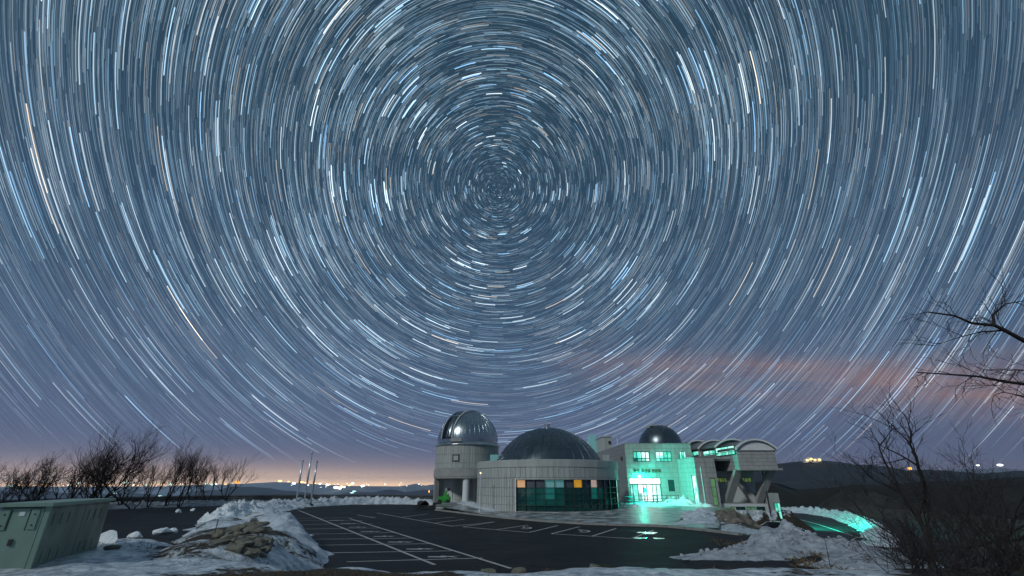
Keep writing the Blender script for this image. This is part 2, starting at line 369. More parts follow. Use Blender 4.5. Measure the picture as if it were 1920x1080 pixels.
# ------------------------------------------------------------------ numpy value noise
_tab = np.random.default_rng(3).random((256, 256))
def vn(x, y):
    x = np.asarray(x, float); y = np.asarray(y, float)
    xi = np.floor(x).astype(int); yi = np.floor(y).astype(int); fx = x - xi; fy = y - yi
    fx = fx * fx * fx * (fx * (fx * 6 - 15) + 10); fy = fy * fy * fy * (fy * (fy * 6 - 15) + 10)
    a = _tab[xi & 255, yi & 255]; b = _tab[(xi + 1) & 255, yi & 255]; c = _tab[xi & 255, (yi + 1) & 255]; d = _tab[(xi + 1) & 255, (yi + 1) & 255]
    return (a * (1 - fx) + b * fx) * (1 - fy) + (c * (1 - fx) + d * fx) * fy - 0.5
def fbm(x, y, o=4, g=0.5):
    s = 0; a = 1.0
    for i in range(o): s = s + a * vn(x * 2 ** i + 17.3 * i, y * 2 ** i + 5.1 * i); a *= g
    return s
def ss(a, b, x):
    t = np.clip((x - a) / (b - a), 0, 1); return t * t * (3 - 2 * t)
def polydist(x, y, poly):
    d = np.full(np.shape(x), 1e12); t_out = np.zeros(np.shape(x)); L = 0
    for (ax, ay), (bx, by) in zip(poly[:-1], poly[1:]):
        ex, ey = bx - ax, by - ay; q = ex * ex + ey * ey; l = math.sqrt(q)
        t = np.clip(((x - ax) * ex + (y - ay) * ey) / q, 0, 1); dd = np.hypot(x - ax - t * ex, y - ay - t * ey)
        m = dd < d; d = np.where(m, dd, d); t_out = np.where(m, L + t * l, t_out); L += l
    return d, t_out
def inside(x, y, poly):
    r = np.zeros(np.shape(x), bool); n = len(poly)
    for i in range(n):
        ax, ay = poly[i]; bx, by = poly[(i + 1) % n]
        if ay == by: continue
        c = ((ay > y) != (by > y)) & (x < (bx - ax) * (y - ay) / (by - ay) + ax); r ^= c
    return r

# ------------------------------------------------------------------ terrain
RAIL = [(-9.5, 68), (-18, 70.5), (-30, 71), (-42, 68), (-50, 61), (-53.5, 52), (-53, 42), (-49, 30), (-46, 20)]
PLATEAU = RAIL + [(-48, 0), (-40, -60), (40, -60), (46, 10), (60, 45), (80, 70), (85, 110), (40, 118), (0, 100), (-6, 76)]
RIDGE = [(-8.0, 13.0), (-9.8, 17.0), (-13.0, 23.0), (-18.5, 32.0), (-23.5, 40.0)]
LOWZ = -2.2
XR_Y = [-60, 5, 10, 16, 24, 30, 35, 45, 52, 53, 200]; XR_X = [10, 10, 10.5, 12.2, 16.2, 16.5, 17.5, 20.6, 22.5, 31.5, 31.5]
def terrain(x, y):
    x = np.asarray(x, float); y = np.asarray(y, float)
    e = np.clip((-5.0 - x) * 0.75, 0, 5.0)
    up = 1.28 * ss(15.0, 9.4, y - e) + 0.10 * fbm(x * 0.35, y * 0.35, 3) * ss(18, 9, y)
    up = up + 0.10 * fbm(x * 0.9, y * 0.9, 3) * ss(20, 10, y - e)
    d, t = polydist(x, y, RIDGE)
    rid = (1.34 - 0.030 * t) * ss(3.4, 0.7, d + 0.9 * fbm(x * 0.5, y * 0.5, 3)) * ss(34, 24, t)
    up = np.maximum(up, rid) + 0.12 * fbm(x * 1.3, y * 1.3, 3) * ss(3.5, 1.0, d)
    up = up - 0.06
    xr = np.interp(y, XR_Y, XR_X); wd = np.interp(y, [0, 16, 24, 28, 60], [9, 8, 6, 3.2, 3.2])
    s = ss(0, 1, (x - xr) / wd + 0.25 * fbm(x * 0.4, y * 0.4, 3) * ss(30, 20, y))
    low = LOWZ - 0.06 + 0.3 * fbm(x * 0.2, y * 0.2, 3) * ss(26, 10, y) - 0.06 * np.clip(y * -1 + 28, 0, 20)
    h = up * (1 - s) + low * s
    do, _ = polydist(x, y, PLATEAU + [PLATEAU[0]])
    do = np.where(inside(x, y, PLATEAU), 0, do)
    far = np.hypot(x, y)
    drop = np.minimum(0.60 * do + 0.0, 400) + np.minimum(do, 60) * 0.10 * fbm(x * 0.08, y * 0.08, 4) + np.minimum(do * 0.15, 90) * fbm(x * 0.0015, y * 0.0015, 5)
    h = h - drop
    return np.maximum(h, -430 + 40 * fbm(x * 0.0006, y * 0.0006, 3))
def th(x, y): return float(terrain(np.array([x]), np.array([y]))[0])

SURF = []
def hit(u, v, lo=6.0, hi=120.0):
    d = np.array(ray(u, v)); k = np.linspace(lo, hi, 6000) / d[1]; X, Y, Z = d[0] * k, d[1] * k, EYE + d[2] * k
    b = Z < np.maximum(terrain(X, Y), np.where(X < np.interp(Y, XR_Y, XR_X), 0, -99)); i = int(np.argmax(b)) if b.any() else len(k) - 1
    return Vector((X[i], Y[i], Z[i]))
def build_ground():
    angs = np.concatenate([np.arange(-180, -66, 3.0), np.arange(-66, 66, 0.22), np.arange(66, 180, 3.0)])
    rs = [0.6]
    while rs[-1] < 19000:
        r = rs[-1]; rs.append(r * (1.018 if 4 < r < 85 else 1.10))
    rs = np.array(rs); A, Q = np.meshgrid(np.radians(angs), rs)
    X = np.sin(A) * Q; Y = np.cos(A) * Q; Z = terrain(X, Y)
    na = len(angs); nr = len(rs)
    V = np.stack([X, Y, Z], -1).reshape(-1, 3)
    i, j = np.meshgrid(np.arange(nr - 1), np.arange(na), indexing='ij'); j2 = (j + 1) % na
    F = np.stack([i * na + j, (i + 1) * na + j, (i + 1) * na + j2, i * na + j2], -1).reshape(-1, 4)
    me = bpy.data.meshes.new('ground'); me.vertices.add(len(V)); me.vertices.foreach_set('co', V.ravel())
    me.loops.add(F.size); me.loops.foreach_set('vertex_index', F.ravel().astype(np.int32))
    me.polygons.add(len(F)); me.polygons.foreach_set('loop_start', np.arange(0, F.size, 4, dtype=np.int32)); me.polygons.foreach_set('loop_total', np.full(len(F), 4, np.int32))
    me.polygons.foreach_set('use_smooth', np.ones(len(F), bool)); me.update(calc_edges=True)
    x, y = X.ravel(), Y.ravel()
    s = 0.66 + 0.45 * fbm(x * 0.22, y * 0.22, 3)
    xr = np.interp(y, XR_Y, XR_X)
    s = s - 0.95 * ss(-1.0, 2.0, x - xr) * ss(130, 100, y) + 0.25 * ss(30, 50, y)
    d, t = polydist(x, y, RIDGE); s = s - 0.26 * ss(2.4, 0.6, d) * ss(11, 4, t)
    s = s + 0.16 * ss(15, 10, y) * ss(7.5, 4.5, np.abs(x - 1.5))
    s = s - 0.8 * ss(6.5, 10.5, x + 0.35 * (y - 10) * -1) * ss(17, 12, y)
    s = s - ss(100, 200, np.hypot(x, y)) * np.where(x < 0, .25 * ss(0, 1, -x / 60 + .2), .9)  # left valley floor kept paler in place of luminous haze
    d2, _ = polydist(x, y, [(-4.5, 9.1), (-1.5, 8.9)]); s = s - 0.75 * ss(1.2, 0.2, d2)
    d3, _ = polydist(x, y, [(-11.5, 15.2), (-8.0, 15.0)]); s = s - 0.6 * ss(0.8, 0.1, d3)
    a = me.attributes.new('snow', 'FLOAT', 'POINT'); a.data.foreach_set('value', np.clip(s, 0, 1).astype(np.float32))
    o = link('ground', me, 'ground'); tag(o, kind='structure')
build_ground()

def sheet(name, poly, z, m, kind='structure', label=None, cat=None, parent=None, zf=None):
    bm = bmesh.new(); vs = [bm.verts.new((p[0], p[1], z)) for p in poly]; f = bm.faces.new(vs)
    if f.normal.z < 0: f.normal_flip()
    bm.normal_update()
    if f.normal.z < 0: bmesh.ops.reverse_faces(bm, faces=[f])
    bmesh.ops.triangulate(bm, faces=list(bm.faces)); me = bpy.data.meshes.new(name); bm.to_mesh(me); bm.free()
    o = link(name, me, m, parent); 
    if kind: tag(o, label, cat, kind=kind)
    return o
KERB = [(815, 957), (880, 965), (940, 972), (1020, 979), (1100, 984), (1180, 986.5), (1250, 989), (1320, 996), (1385, 1004)]
KW = [gnd(*p) for p in KERB]
lot = [(-6, 15.5), (14, 15.5), (17, 22), (14.5, 27)] + [(p.x, p.y + 0.15) for p in KW[::-1]] + [(-9.5, 58), (-12.5, 66), (-22, 66.5), (-27, 56), (-20, 34), (-10, 20)]
sheet('parking_lot', lot, 0.0, 'asphalt')
sheet('left_road', [(-14, 22), (-20, 33), (-28, 47), (-28, 60), (-40, 64), (-48, 56), (-49, 42), (-43, 26), (-30, 18), (-20, 15)], 0.004, 'asphalt')
sheet('lower_road', [(17, 27), (20, 35), (23, 50), (32.5, 53), (33, 86), (50, 86), (56, 70), (50, 52), (38, 40), (30, 27)], LOWZ, 'asphalt_wet')

# plaza between kerb and buildings
def pz(x, y): return 0.13 + 0.42 * ss(40, 57.5, np.asarray(y, float))
def build_plaza():
    back = [(-9.5, 62), (-3, 60), (4, 57), (10, 58.5), (15, 58.2), (18, 58.2), (21.5, 58.2), (22.6, 54), (21.0, 47.0)]
    n = 48; m = 16; V = []
    def samp(pl, t):
        s = t * (len(pl) - 1); i = min(int(s), len(pl) - 2); q = s - i
        return (pl[i][0] * (1 - q) + pl[i + 1][0] * q, pl[i][1] * (1 - q) + pl[i + 1][1] * q)
    k = [(p.x, p.y) for p in KW[:-1]] + [(13.2, 30.0)]
    for i in range(n + 1):
        a = samp(k, i / n); b = samp(back, i / n)
        for j in range(m + 1):
            t = j / m; x = a[0] * (1 - t) + b[0] * t; y = a[1] * (1 - t) + b[1] * t; V.append((x, y + (0.28 if j == 0 else 0), float(pz(x, y))))
    F = [(i * (m + 1) + j, (i + 1) * (m + 1) + j, (i + 1) * (m + 1) + j + 1, i * (m + 1) + j + 1) for i in range(n) for j in range(m)]
    tag(mesh('plaza_pavement', (V, F), 'plaza', smooth=True), kind='structure')
build_plaza()
def kerb_line():
    pts = []
    for a, b in zip(KW[:-1], KW[1:]):
        L = (b - a).length; k = max(1, round(L / 1.5))
        for i in range(k): pts.append((a.lerp(b, i / k), a.lerp(b, (i + 1) / k)))
    root = thing('kerb', (KW[4].x, KW[4].y, 0), 'long grey kerb along the far edge of the parking lot', 'kerb')
    for a, b in pts:
        d = (b - a).normalized(); n = Vector((-d.y, d.x, 0)); a2 = a + d * 0.012; b2 = b - d * 0.012
        V = [a2, b2, b2 + n * 0.28, a2 + n * 0.28]; h = Vector((0, 0, 0.135 + random.uniform(-.006, .006)))
        mesh('kerb_stone', ([p - Vector((0, 0, .1)) for p in V] + [p + h for p in V], BOXF), 'kerb', root)
kerb_line()

# ------------------------------------------------------------------ painted markings
def strip_line(root, p, q, w, z):
    d = (q - p).normalized(); n = Vector((-d.y, d.x, 0)) * w / 2
    o = mesh('line', ([(v.x, v.y, z) for v in (p - n, q - n, q + n, p + n)], [(0, 1, 2, 3)]), 'paint', root)
    return o
mk = thing('parking_markings', (-6, 30, 0), 'pale painted bay lines and symbols on the dark parking lot', 'road markings')
zl = [0.004]
def pl(a, b, w=0.12, z=0.0):
    zl[0] += 0.00012; strip_line(mk, gnd(*a, z), gnd(*b, z), w, z + zl[0])
c0, c1 = gnd(560, 957), gnd(815, 1059); r0, r1 = gnd(655, 972.2), gnd(958, 1066)
strip_line(mk, c0, c1, 0.15, 0.0052); strip_line(mk, r0, r1, 0.15, 0.0056)
cross = [((505, 972), (700, 970.5)), ((518, 979), (716, 975.8)), ((535, 985), (736, 982.5)), ((548, 991), (757, 991)), ((560, 1000), (712, 991), (738, 999)), ]
rows = [((512, 971.5), (662, 971.0)), ((528, 977), (680, 976)), ((545, 984), (700, 982)), ((558, 992), (713, 990)), ((566, 1002), (738, 998.5)), ((576, 1011.5), (772, 1009)), ((586, 1022.5), (809, 1019.5)), ((600, 1037), (849, 1033)), ((650, 1053.5), (905, 1046.5)), ((820, 1057), (903, 1048))]
for a, b in rows[:-1]: pl(a, b, 0.12)
A = [((707, 962), (848, 987)), ((755, 969.5), (800, 964)), ((790, 975), (852, 969.5)), ((817, 980.5), (872, 973.5)), ((846, 987), (927, 978.5)),
     ((868, 988), (992, 998.5)), ((868, 988), (925, 979)), ((930, 993.5), (990, 984.5)), ((992, 998.5), (1046, 985.5)),
     ((1034, 1001), (1185, 1010)), ((1034, 1001), (1087, 987.5)), ((1111, 1005.3), (1155, 991)), ((1185, 1010), (1225, 994)), ((670, 965.5), (704, 971))]
for a, b in A: pl(a, b, 0.14)
# arrow-like bay symbols in the narrow strip
for (u, v) in [(633, 975.6), (655, 981.6), (673, 988.5), (697, 996.5), (722, 1005.7), (752, 1016.5), (789, 1029.5), (833, 1044)]:
    c = gnd(u, v); s = 0.62
    V = [(-1.05, -.16), (.1, -.22), (.2, -.05), (1.0, -.3), (.55, .02), (1.1, .25), (.2, .12), (-.2, .30), (-.35, .10), (-1.1, .12)]
    zl[0] += 0.00012
    mesh('symbol', ([(c.x + a * s, c.y + b * s * 1.5, zl[0]) for a, b in V], [tuple(range(len(V)))]), 'paint', mk)
for (u, v) in [(984, 990), (1092, 996)]:
    c = gnd(u, v); zl[0] += 0.00012; V = []; F = []
    for k in range(25):
        t = -2.2 + 4.2 * k / 24
        for r in (0.34, 0.50): V.append((c.x + r * math.cos(t), c.y + 1.5 * r * math.sin(t), zl[0]))
    F = [(2 * k, 2 * k + 1, 2 * k + 3, 2 * k + 2) for k in range(24)]
    b = len(V); V += [(c.x - .12, c.y - .1, zl[0]), (c.x + .02, c.y - .1, zl[0]), (c.x + .02, c.y + 1.0, zl[0]), (c.x - .12, c.y + 1.0, zl[0])]; F.append((b, b + 1, b + 2, b + 3))
    mesh('symbol', (V, F), 'paint', mk)
mk2 = thing('road_markings', (38, 50, LOWZ), 'single bent white line on the green-lit lower road', 'road markings')
for a, b in (((1468, 966), (1530, 982)), ((1530, 982), (1608, 1007.5)), ((1608, 1007.5), (1586, 1018)), ((1586, 1018), (1620, 1026))):
    zl[0] += 0.0002; strip_line(mk2, gnd(*a, LOWZ), gnd(*b, LOWZ), 0.16, LOWZ + zl[0])

# ice films on the lot that mirror the lit entrance
for k, (u, v, a, b, lb) in enumerate([(1215, 999.5, 0.55, 0.28, 'largest teal-shining ice patch on the lot beside the last bay line'), (1196, 1009.3, 0.42, 0.16, 'small shining ice patch at the corner of the last bay'), (1234, 1010, 0.30, 0.14, 'smallest shining ice patch, right of the bay corner')]):
    c = gnd(u, v); V = []
    for i in range(22):
        t = 2 * math.pi * i / 22; q = 1 + 0.22 * math.sin(3 * t + k) + 0.1 * math.sin(7 * t); V.append((c.x + a * q * math.cos(t), c.y + 2.0 * b * q * math.sin(t), 0.016))
    V2 = [(x * 1, y, 0.001) for x, y, z in V]
    n = len(V); F = [tuple(range(n))] + [(i, n + i, n + (i + 1) % n, (i + 1) % n) for i in range(n)]
    tag(mesh('ice_patch', (V + V2, F), 'ice'), lb, 'ice', 'ice patches on the lot')

# ------------------------------------------------------------------ mountains
def ridge(name, pts, Y, m, base, depth, seed, rough=1.0, kind='structure', label=None, cat=None, snow=False):
    us = [p[0] for p in pts]; n = 150; P = []
    for i in range(n + 1):
        u = us[0] + (us[-1] - us[0]) * i / n; v = np.interp(u, us, [p[1] for p in pts]); P.append(at(u, v, Y))
    zc = np.array([p.z for p in P]); X = np.array([p.x for p in P])
    zc = zc + rough * (zc - base) * 0.05 * fbm(np.arange(n + 1) * 0.22 + seed, np.full(n + 1, seed * 3.1), 4)
    k = 26; V = []; F = []
    for j in range(k + 1):
        s = (j / k) * 2 - 1; fall = (1 - abs(s) ** 1.25) if s < 0 else (1 - s ** 1.4)
        yy = Y + s * depth
        wob = fbm(X / depth * 3.0 + seed, np.full(n + 1, s * 2.4 + seed), 4)
        z = base + (zc - base) * fall * (1 + 0.28 * rough * wob * (abs(s) > 0.02) * min(1, abs(s) * 4))
        for i in range(n + 1): V.append((X[i] * (1 + 0.02 * float(wob[i]) * abs(s)), yy, float(z[i])))
    for j in range(k):
        for i in range(n): F.append((j * (n + 1) + i, j * (n + 1) + i + 1, (j + 1) * (n + 1) + i + 1, (j + 1) * (n + 1) + i))
    o = mesh(name, (V, F), m, smooth=True); tag(o, label, cat, kind=kind); return o
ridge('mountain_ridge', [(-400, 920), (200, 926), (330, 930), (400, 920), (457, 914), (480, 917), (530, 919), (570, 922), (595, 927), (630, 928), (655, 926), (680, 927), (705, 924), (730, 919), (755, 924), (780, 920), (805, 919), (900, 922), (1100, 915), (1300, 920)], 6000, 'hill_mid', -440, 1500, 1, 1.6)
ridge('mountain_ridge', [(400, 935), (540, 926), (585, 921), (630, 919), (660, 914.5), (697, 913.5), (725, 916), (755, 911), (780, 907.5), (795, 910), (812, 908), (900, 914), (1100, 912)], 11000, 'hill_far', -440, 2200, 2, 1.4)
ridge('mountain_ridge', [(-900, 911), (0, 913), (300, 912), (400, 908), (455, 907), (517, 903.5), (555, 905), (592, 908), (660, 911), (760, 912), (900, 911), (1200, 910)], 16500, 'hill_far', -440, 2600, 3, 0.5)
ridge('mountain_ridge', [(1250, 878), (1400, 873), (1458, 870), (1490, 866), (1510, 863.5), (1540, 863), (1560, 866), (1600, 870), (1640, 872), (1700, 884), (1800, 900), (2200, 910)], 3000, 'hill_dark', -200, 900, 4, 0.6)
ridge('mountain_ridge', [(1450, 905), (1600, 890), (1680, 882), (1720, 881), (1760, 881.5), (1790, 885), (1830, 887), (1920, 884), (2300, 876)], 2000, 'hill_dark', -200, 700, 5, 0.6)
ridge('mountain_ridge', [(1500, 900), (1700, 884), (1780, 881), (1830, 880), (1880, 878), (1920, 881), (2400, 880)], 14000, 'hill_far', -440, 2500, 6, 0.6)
ridge('mountain_ridge', [(1300, 900), (1440, 903), (1461, 910), (1486, 918), (1510, 917), (1556, 913), (1600, 910), (1700, 905), (1800, 902), (2000, 890), (2500, 880)], 330, 'hill_near', -90, 110, 7, 0.35)
ridge('rocky_knoll', [(1530, 960), (1556, 934), (1580, 921), (1600, 918), (1630, 923), (1665, 930), (1720, 945), (1790, 965)], 120, 'knoll', -22, 26, 8, 0.8)

# ------------------------------------------------------------------ town lights
def ico(c, r, sx=1, sz=1, sub=1):
    bm = bmesh.new(); bmesh.ops.create_icosphere(bm, subdivisions=sub, radius=1); bm.verts.index_update()
    v = [(c[0] + q.co.x * r * sx, c[1] + q.co.y * r, c[2] + q.co.z * r * sz) for q in bm.verts]; f = [tuple(a.index for a in q.verts) for q in bm.faces]; bm.free(); return v, f
for nm, c, s in (('town_white', (0.95, 1.0, 0.92), 3.5), ('town_warm', (1.0, 0.62, 0.22), 3.2), ('town_teal', (0.55, 1.0, 0.85), 2.2), ('town_orange', (1.0, 0.42, 0.06), 3.0)):
    mm = mat(nm, c, 0.5, emit=c, estr=s); mm.cycles.emission_sampling = 'NONE'
def town(name, pts, m, label):
    V, F = join(*[ico(at(u, v, D), 1.2 * r * D / 760, sx, 0.75) for (u, v, r, sx, D) in pts])
    tag(mesh(name, (V, F), m, smooth=True), label, 'town lights', 'lights of the far town', 'stuff')
rr = random.Random(5)
W_, A_, T_ = [], [], []
for (u, v, r) in [(551, 906.5, 2.0), (630, 914.0, 2.6), (637, 915.5, 2.0), (614, 909, 1.8), (661, 906.5, 1.6), (680, 911, 2.0), (577, 909.5, 1.3), (600, 907, 1.5), (645, 913, 1.6)]: W_.append((u, v, r, 1.5, 10500))
for (u, v, r) in [(525, 902, 2.0), (566, 904, 1.6), (572, 905, 1.2), (590, 906, 1.3), (640, 912, 1.6), (655, 910, 1.4), (618, 908.5, 1.2), (541, 903, 1.0)]: A_.append((u, v, r, 1.6, 10500))
for i in range(46):
    u = rr.uniform(-120, 430); v = 909.5 - max(0, (u - 180)) * 0.006 + rr.uniform(-1.2, 1.2); q = rr.random()
    (A_ if q < .55 else W_ if q < .8 else T_).append((u, v, rr.choice([0.6, 0.8, 1.0, 1.4]), rr.choice([1, 1.6, 3.0]), 13500))
for (u, v, r, s) in [(20, 911, 1.4, 5), (320, 908, 1.6, 2), (236, 905, 1.5, 3), (148, 906, 1.2, 3), (274, 909, 1.3, 2)]: T_.append((u, v, r, s, 13400))
for i in range(26): W_.append((rr.uniform(520, 800), rr.uniform(905, 914), rr.choice([.35, .5]), 1.5, 10500))
for (u, v) in [(664, 921), (660, 924), (300, 930), (215, 925)]: T_.append((u, v, 0.8, 4, 5200))
town('town_lights', W_, 'town_white', 'scattered white lights of the far town on the horizon'); town('town_lights', A_, 'town_warm', 'scattered amber lights of the far town on the horizon'); town('town_lights', T_, 'town_teal', 'scattered pale green lights of the far town on the horizon')
o = mesh('distant_lamp', ico(at(445, 904.5, 9000), 2.6 * 9000 / 760, 1.3, 1.1, 2), 'town_orange', smooth=True); tag(o, 'large orange light on the horizon right of the left trees', 'light')
o = mesh('distant_lamp', ico(at(1706, 878.5, 1900), 2.4 * 1900 / 760, 1.3, 0.9, 2), 'town_orange', smooth=True); tag(o, 'orange light on the ridge behind the right bare tree', 'light')
o = mesh('distant_lamp', ico(at(1875, 872, 9500), 2.6 * 9500 / 760, 2.0, 0.7, 2), 'town_white', smooth=True); tag(o, 'bright white light on the far right horizon', 'light')
o = mesh('distant_lamp', ico(at(1833, 872.5, 9500), 1.6 * 9500 / 760, 2.0, 0.7, 2), 'town_white', smooth=True); tag(o, 'smaller white light on the right horizon, left of the bright one', 'light')
o = mesh('distant_lamp', ico(at(804.5, 921.5, 5000), 1.0 * 5000 / 760, 0.8, 2.0, 2), 'town_orange', smooth=True); tag(o, 'tiny red beacon on the ridge beside the tower', 'light')
# hilltop station
hs = at(1525, 864, 2900)
st = thing('hilltop_station', hs, 'lit cluster of white buildings on the right hilltop', 'building')
for (u, v, w, h) in [(1513, 863, 9, 6), (1520, 861, 12, 10), (1527, 862.5, 12, 7), (1536, 862, 10, 8)]:
    p = at(u, v, 2890); s = 3.0
    b = mesh('block', join(bbox(p.x - w * s / 2, p.x + w * s / 2, p.y, p.y + 25, p.z - 16, p.z + h * s / 3, 1.5), box(p.x - w, p.x + w, p.y + 5, p.y + 15, p.z + h * s / 3, p.z + h * s / 3 + 4)), 'render_white', st)
    mesh('lamp', ico((p.x, p.y - 6, p.z), 7, 1.2, 0.9), 'town_warm', b, True)

# ------------------------------------------------------------------ buildings
# --- silver-domed tower
TC = (-6.15, 61.4); TR = 4.25
tw = thing('observatory_tower', (TC[0], TC[1], 0), 'round grey tower with a silver slit telescope dome', 'building')
def rings(c, r, z0, z1, n, a0, a1, gap=0.035, t=0.04):
    out = []; k = max(1, round((a1 - a0) / (2 * math.pi) * n)); g = gap / r / 2
    for i in range(k):
        x0 = a0 + (a1 - a0) * i / k + g; x1 = a0 + (a1 - a0) * (i + 1) / k - g
        out.append(arcbox(c, r, r + t * random.uniform(.85, 1.15), x0, x1, z0 + gap / 2, z1 - gap / 2, 1))
    return join(*out)
PI = math.pi
mesh('drum', lathe([(0, 4.55), (TR, 4.55), (TR, 7.5), (0, 7.5)], TC, 64), 'joint', tw)
p_ = mesh('cladding', join(rings(TC, TR, 6.35, 7.48, 74, -PI, PI), rings(TC, TR, 5.25, 6.35, 74, -PI, PI), rings(TC, TR, 4.6, 5.25, 74, -PI, PI)), 'panel', tw); p_['kind'] = 'stuff'
mesh('lower_band', lathe([(TR - 1, 3.40), (TR + .12, 3.40), (TR + .12, 3.58), (TR + .17, 3.60), (TR + .17, 4.50), (TR + .10, 4.58), (TR - 1, 4.58)], TC, 64), 'concrete', tw)
mesh('soffit', lathe([(0, 3.42), (TR - .9, 3.42)], TC, 64), 'concrete', tw)
mesh('floor_slab', lathe([(TR + .1, -0.1), (TR + .1, 0.36), (0, 0.36)], TC, 64), 'concrete', tw)
mesh('side_pier', arcbox(TC, TR - 0.5, TR + 0.06, R(-88), R(-66), 0.2, 3.44, 4), 'concrete', tw)
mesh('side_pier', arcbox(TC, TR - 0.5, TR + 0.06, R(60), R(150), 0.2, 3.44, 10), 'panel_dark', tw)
mesh('back_wall', box(TC[0] - 3.6, TC[0] + 3.9, TC[1] - 0.6, TC[1] - 0.4, 0.3, 3.44), 'render_white', tw)
mesh('inner_door', bbox(TC[0] - 3.0, TC[0] - 1.75, TC[1] - 0.68, TC[1] - 0.60, 0.4, 3.2, 0.02), 'white_trim', tw)
mesh('inner_door', bbox(TC[0] - 1.45, TC[0] + 0.9, TC[1] - 0.66, TC[1] - 0.60, 0.7, 3.25, 0.02), 'panel', tw)
mesh('inner_door', bbox(TC[0] + 1.35, TC[0] + 2.7, TC[1] - 0.66, TC[1] - 0.60, 0.7, 3.25, 0.02), 'panel', tw)
cx_, cy_ = TC[0] + 0.35, TC[1] - 3.75
mesh('column', lathe([(0.44, 0.2), (0.44, 3.44)], (cx_, cy_), 24), 'white_trim', tw, True)
wa = R(-14)
wnd = mesh('window', arcbox(TC, TR + 0.02, TR + 0.10, wa - 0.11, wa + 0.11, 5.42, 6.28, 3), 'dark_metal', tw)
mesh('pane', arcbox(TC, TR + 0.05, TR + 0.115, wa - 0.075, wa + 0.075, 5.56, 6.14, 3), 'panel', wnd)
mesh('rim', lathe([(TR - .3, 7.48), (TR + .10, 7.48), (TR + .24, 7.54), (TR + .24, 7.62), (TR + .06, 7.66), (TR + .04, 7.92), (TR - .2, 7.94)], TC, 72), 'steel', tw, True)
DR = 4.14; DZ = 8.25
prof = [(DR, 7.90), (DR, 8.25)] + [(DR * math.cos(R(a)), DZ + DR * math.sin(R(a))) for a in range(4, 90, 4)] + [(0.02, DZ + DR)]
dome = mesh('dome', lathe(prof, TC, 96), 'dome_silver', tw, True)
sv = []
for k in range(40):
    t = 2 * PI * k / 40
    sv.append(tube([(TC[0] + (DR + .005) * math.cos(R(a)) * math.sin(t), TC[1] - (DR + .005) * math.cos(R(a)) * math.cos(t), DZ + (DR + .005) * math.sin(R(a))) for a in range(0, 62, 6)], 0.034, 4, False))
q_ = mesh('seam', join(*sv), 'dome_silver', dome, True); q_['kind'] = 'stuff'
SA = R(36); sd = Vector((-math.sin(SA), -math.cos(SA), 0)); sr = Vector((math.cos(SA), -math.sin(SA), 0)); TCv = Vector((TC[0], TC[1], DZ))
def arc_on_dome(w, r, a0, a1, n=30):
    s = math.sqrt(r * r - w * w); return [TCv + sr * w + sd * (s * math.cos(a0 + (a1 - a0) * i / n)) + Vector((0, 0, s * math.sin(a0 + (a1 - a0) * i / n))) for i in range(n + 1)]
def band(w0, w1, r0, r1, a0, a1, n=30):
    rows = [arc_on_dome(w, r, a0, a1, n) for (w, r) in ((w0, r0), (w1, r0), (w1, r1), (w0, r1))]; V = []; F = []
    for i in range(n + 1): V += [tuple(rw[i]) for rw in rows]
    for i in range(n):
        b = 4 * i
        for k in range(4): F.append((b + k, b + (k + 1) % 4, b + 4 + (k + 1) % 4, b + 4 + k))
    F += [(3, 2, 1, 0), (4 * n, 4 * n + 1, 4 * n + 2, 4 * n + 3)]; return V, F
for w in (-0.98, 0.90):
    mesh('slit_rail', band(w, w + 0.10, DR - 0.05, DR + 0.20, R(2), R(118)), 'white_trim', tw)
sh = mesh('shutter', band(-0.87, 0.89, DR - 0.05, DR + 0.10, R(1), R(112)), 'dome_dark', tw, True)
mesh('shutter_joint', band(-0.87, 0.89, DR + 0.10, DR + 0.13, R(50), R(52), 3), 'steel', sh)
pq = TCv + Vector((1.75, 2.0, 3.72))
mesh('shutter_drive', join(bbox(pq.x - .9, pq.x + .55, pq.y - .3, pq.y + .3, pq.z + 0.12, pq.z + 0.38, .04), box(pq.x - 0.8, pq.x - 0.6, pq.y - .2, pq.y + .2, pq.z - .8, pq.z + .12)), 'white_trim', tw)
mesh('drive_housing', arcbox(TC, DR - 0.02, DR + 0.16, R(-26), R(-5), 7.92, 8.35, 4), 'concrete', tw)

# --- planetarium
PC = (4.05, 52.4); PR = 8.0
pt = thing('planetarium', (PC[0], PC[1], 0), 'low round grey hall with a broad dark dome and a curved window band', 'building')
a0, a1 = R(-27), R(79.5)
mesh('parapet', lathe([(PR - .5, 4.30), (PR + .02, 4.30), (PR + .10, 4.36), (PR + .10, 5.02), (PR + .04, 5.06), (PR - .35, 5.06), (PR - .35, 4.5)], PC, 96), 'panel', pt)
mesh('roof_deck', lathe([(PR - .3, 4.7), (0, 4.75)], PC, 64), 'roof_grey', pt)
mesh('drum', join(arcbox(PC, PR - .6, PR, R(-180), R(180), 3.17, 4.34, 96), arcbox(PC, PR - .6, PR, R(-180), a0, 0.0, 3.17, 40), arcbox(PC, PR - .6, PR, a1, R(180), 0.0, 3.17, 30), arcbox(PC, PR - .6, PR, a0, a1, 0.0, 0.27, 40)), 'joint', pt)
rows_ = [(0.22, 0.82), (0.82, 1.6), (1.6, 2.4), (2.4, 3.3)]
cl_ = [rings(PC, PR, 3.34, 4.32, 92, -PI, PI)] + [rings(PC, PR, z0, z1, 150, -PI, a0 - R(.4)) for z0, z1 in rows_] + [rings(PC, PR, z0, z1, 92, a1 + R(.5), PI) for z0, z1 in rows_]
q_ = mesh('cladding', join(*cl_), 'panel', pt); q_['kind'] = 'stuff'
mesh('sill', arcbox(PC, PR - .1, PR + .12, a0, a1, 0.02, 0.26, 48), 'concrete', pt)
mesh('plinth', arcbox(PC, PR - .1, PR + .09, R(-180), a0 - 0.002, -0.1, 0.2, 48), 'concrete', pt)
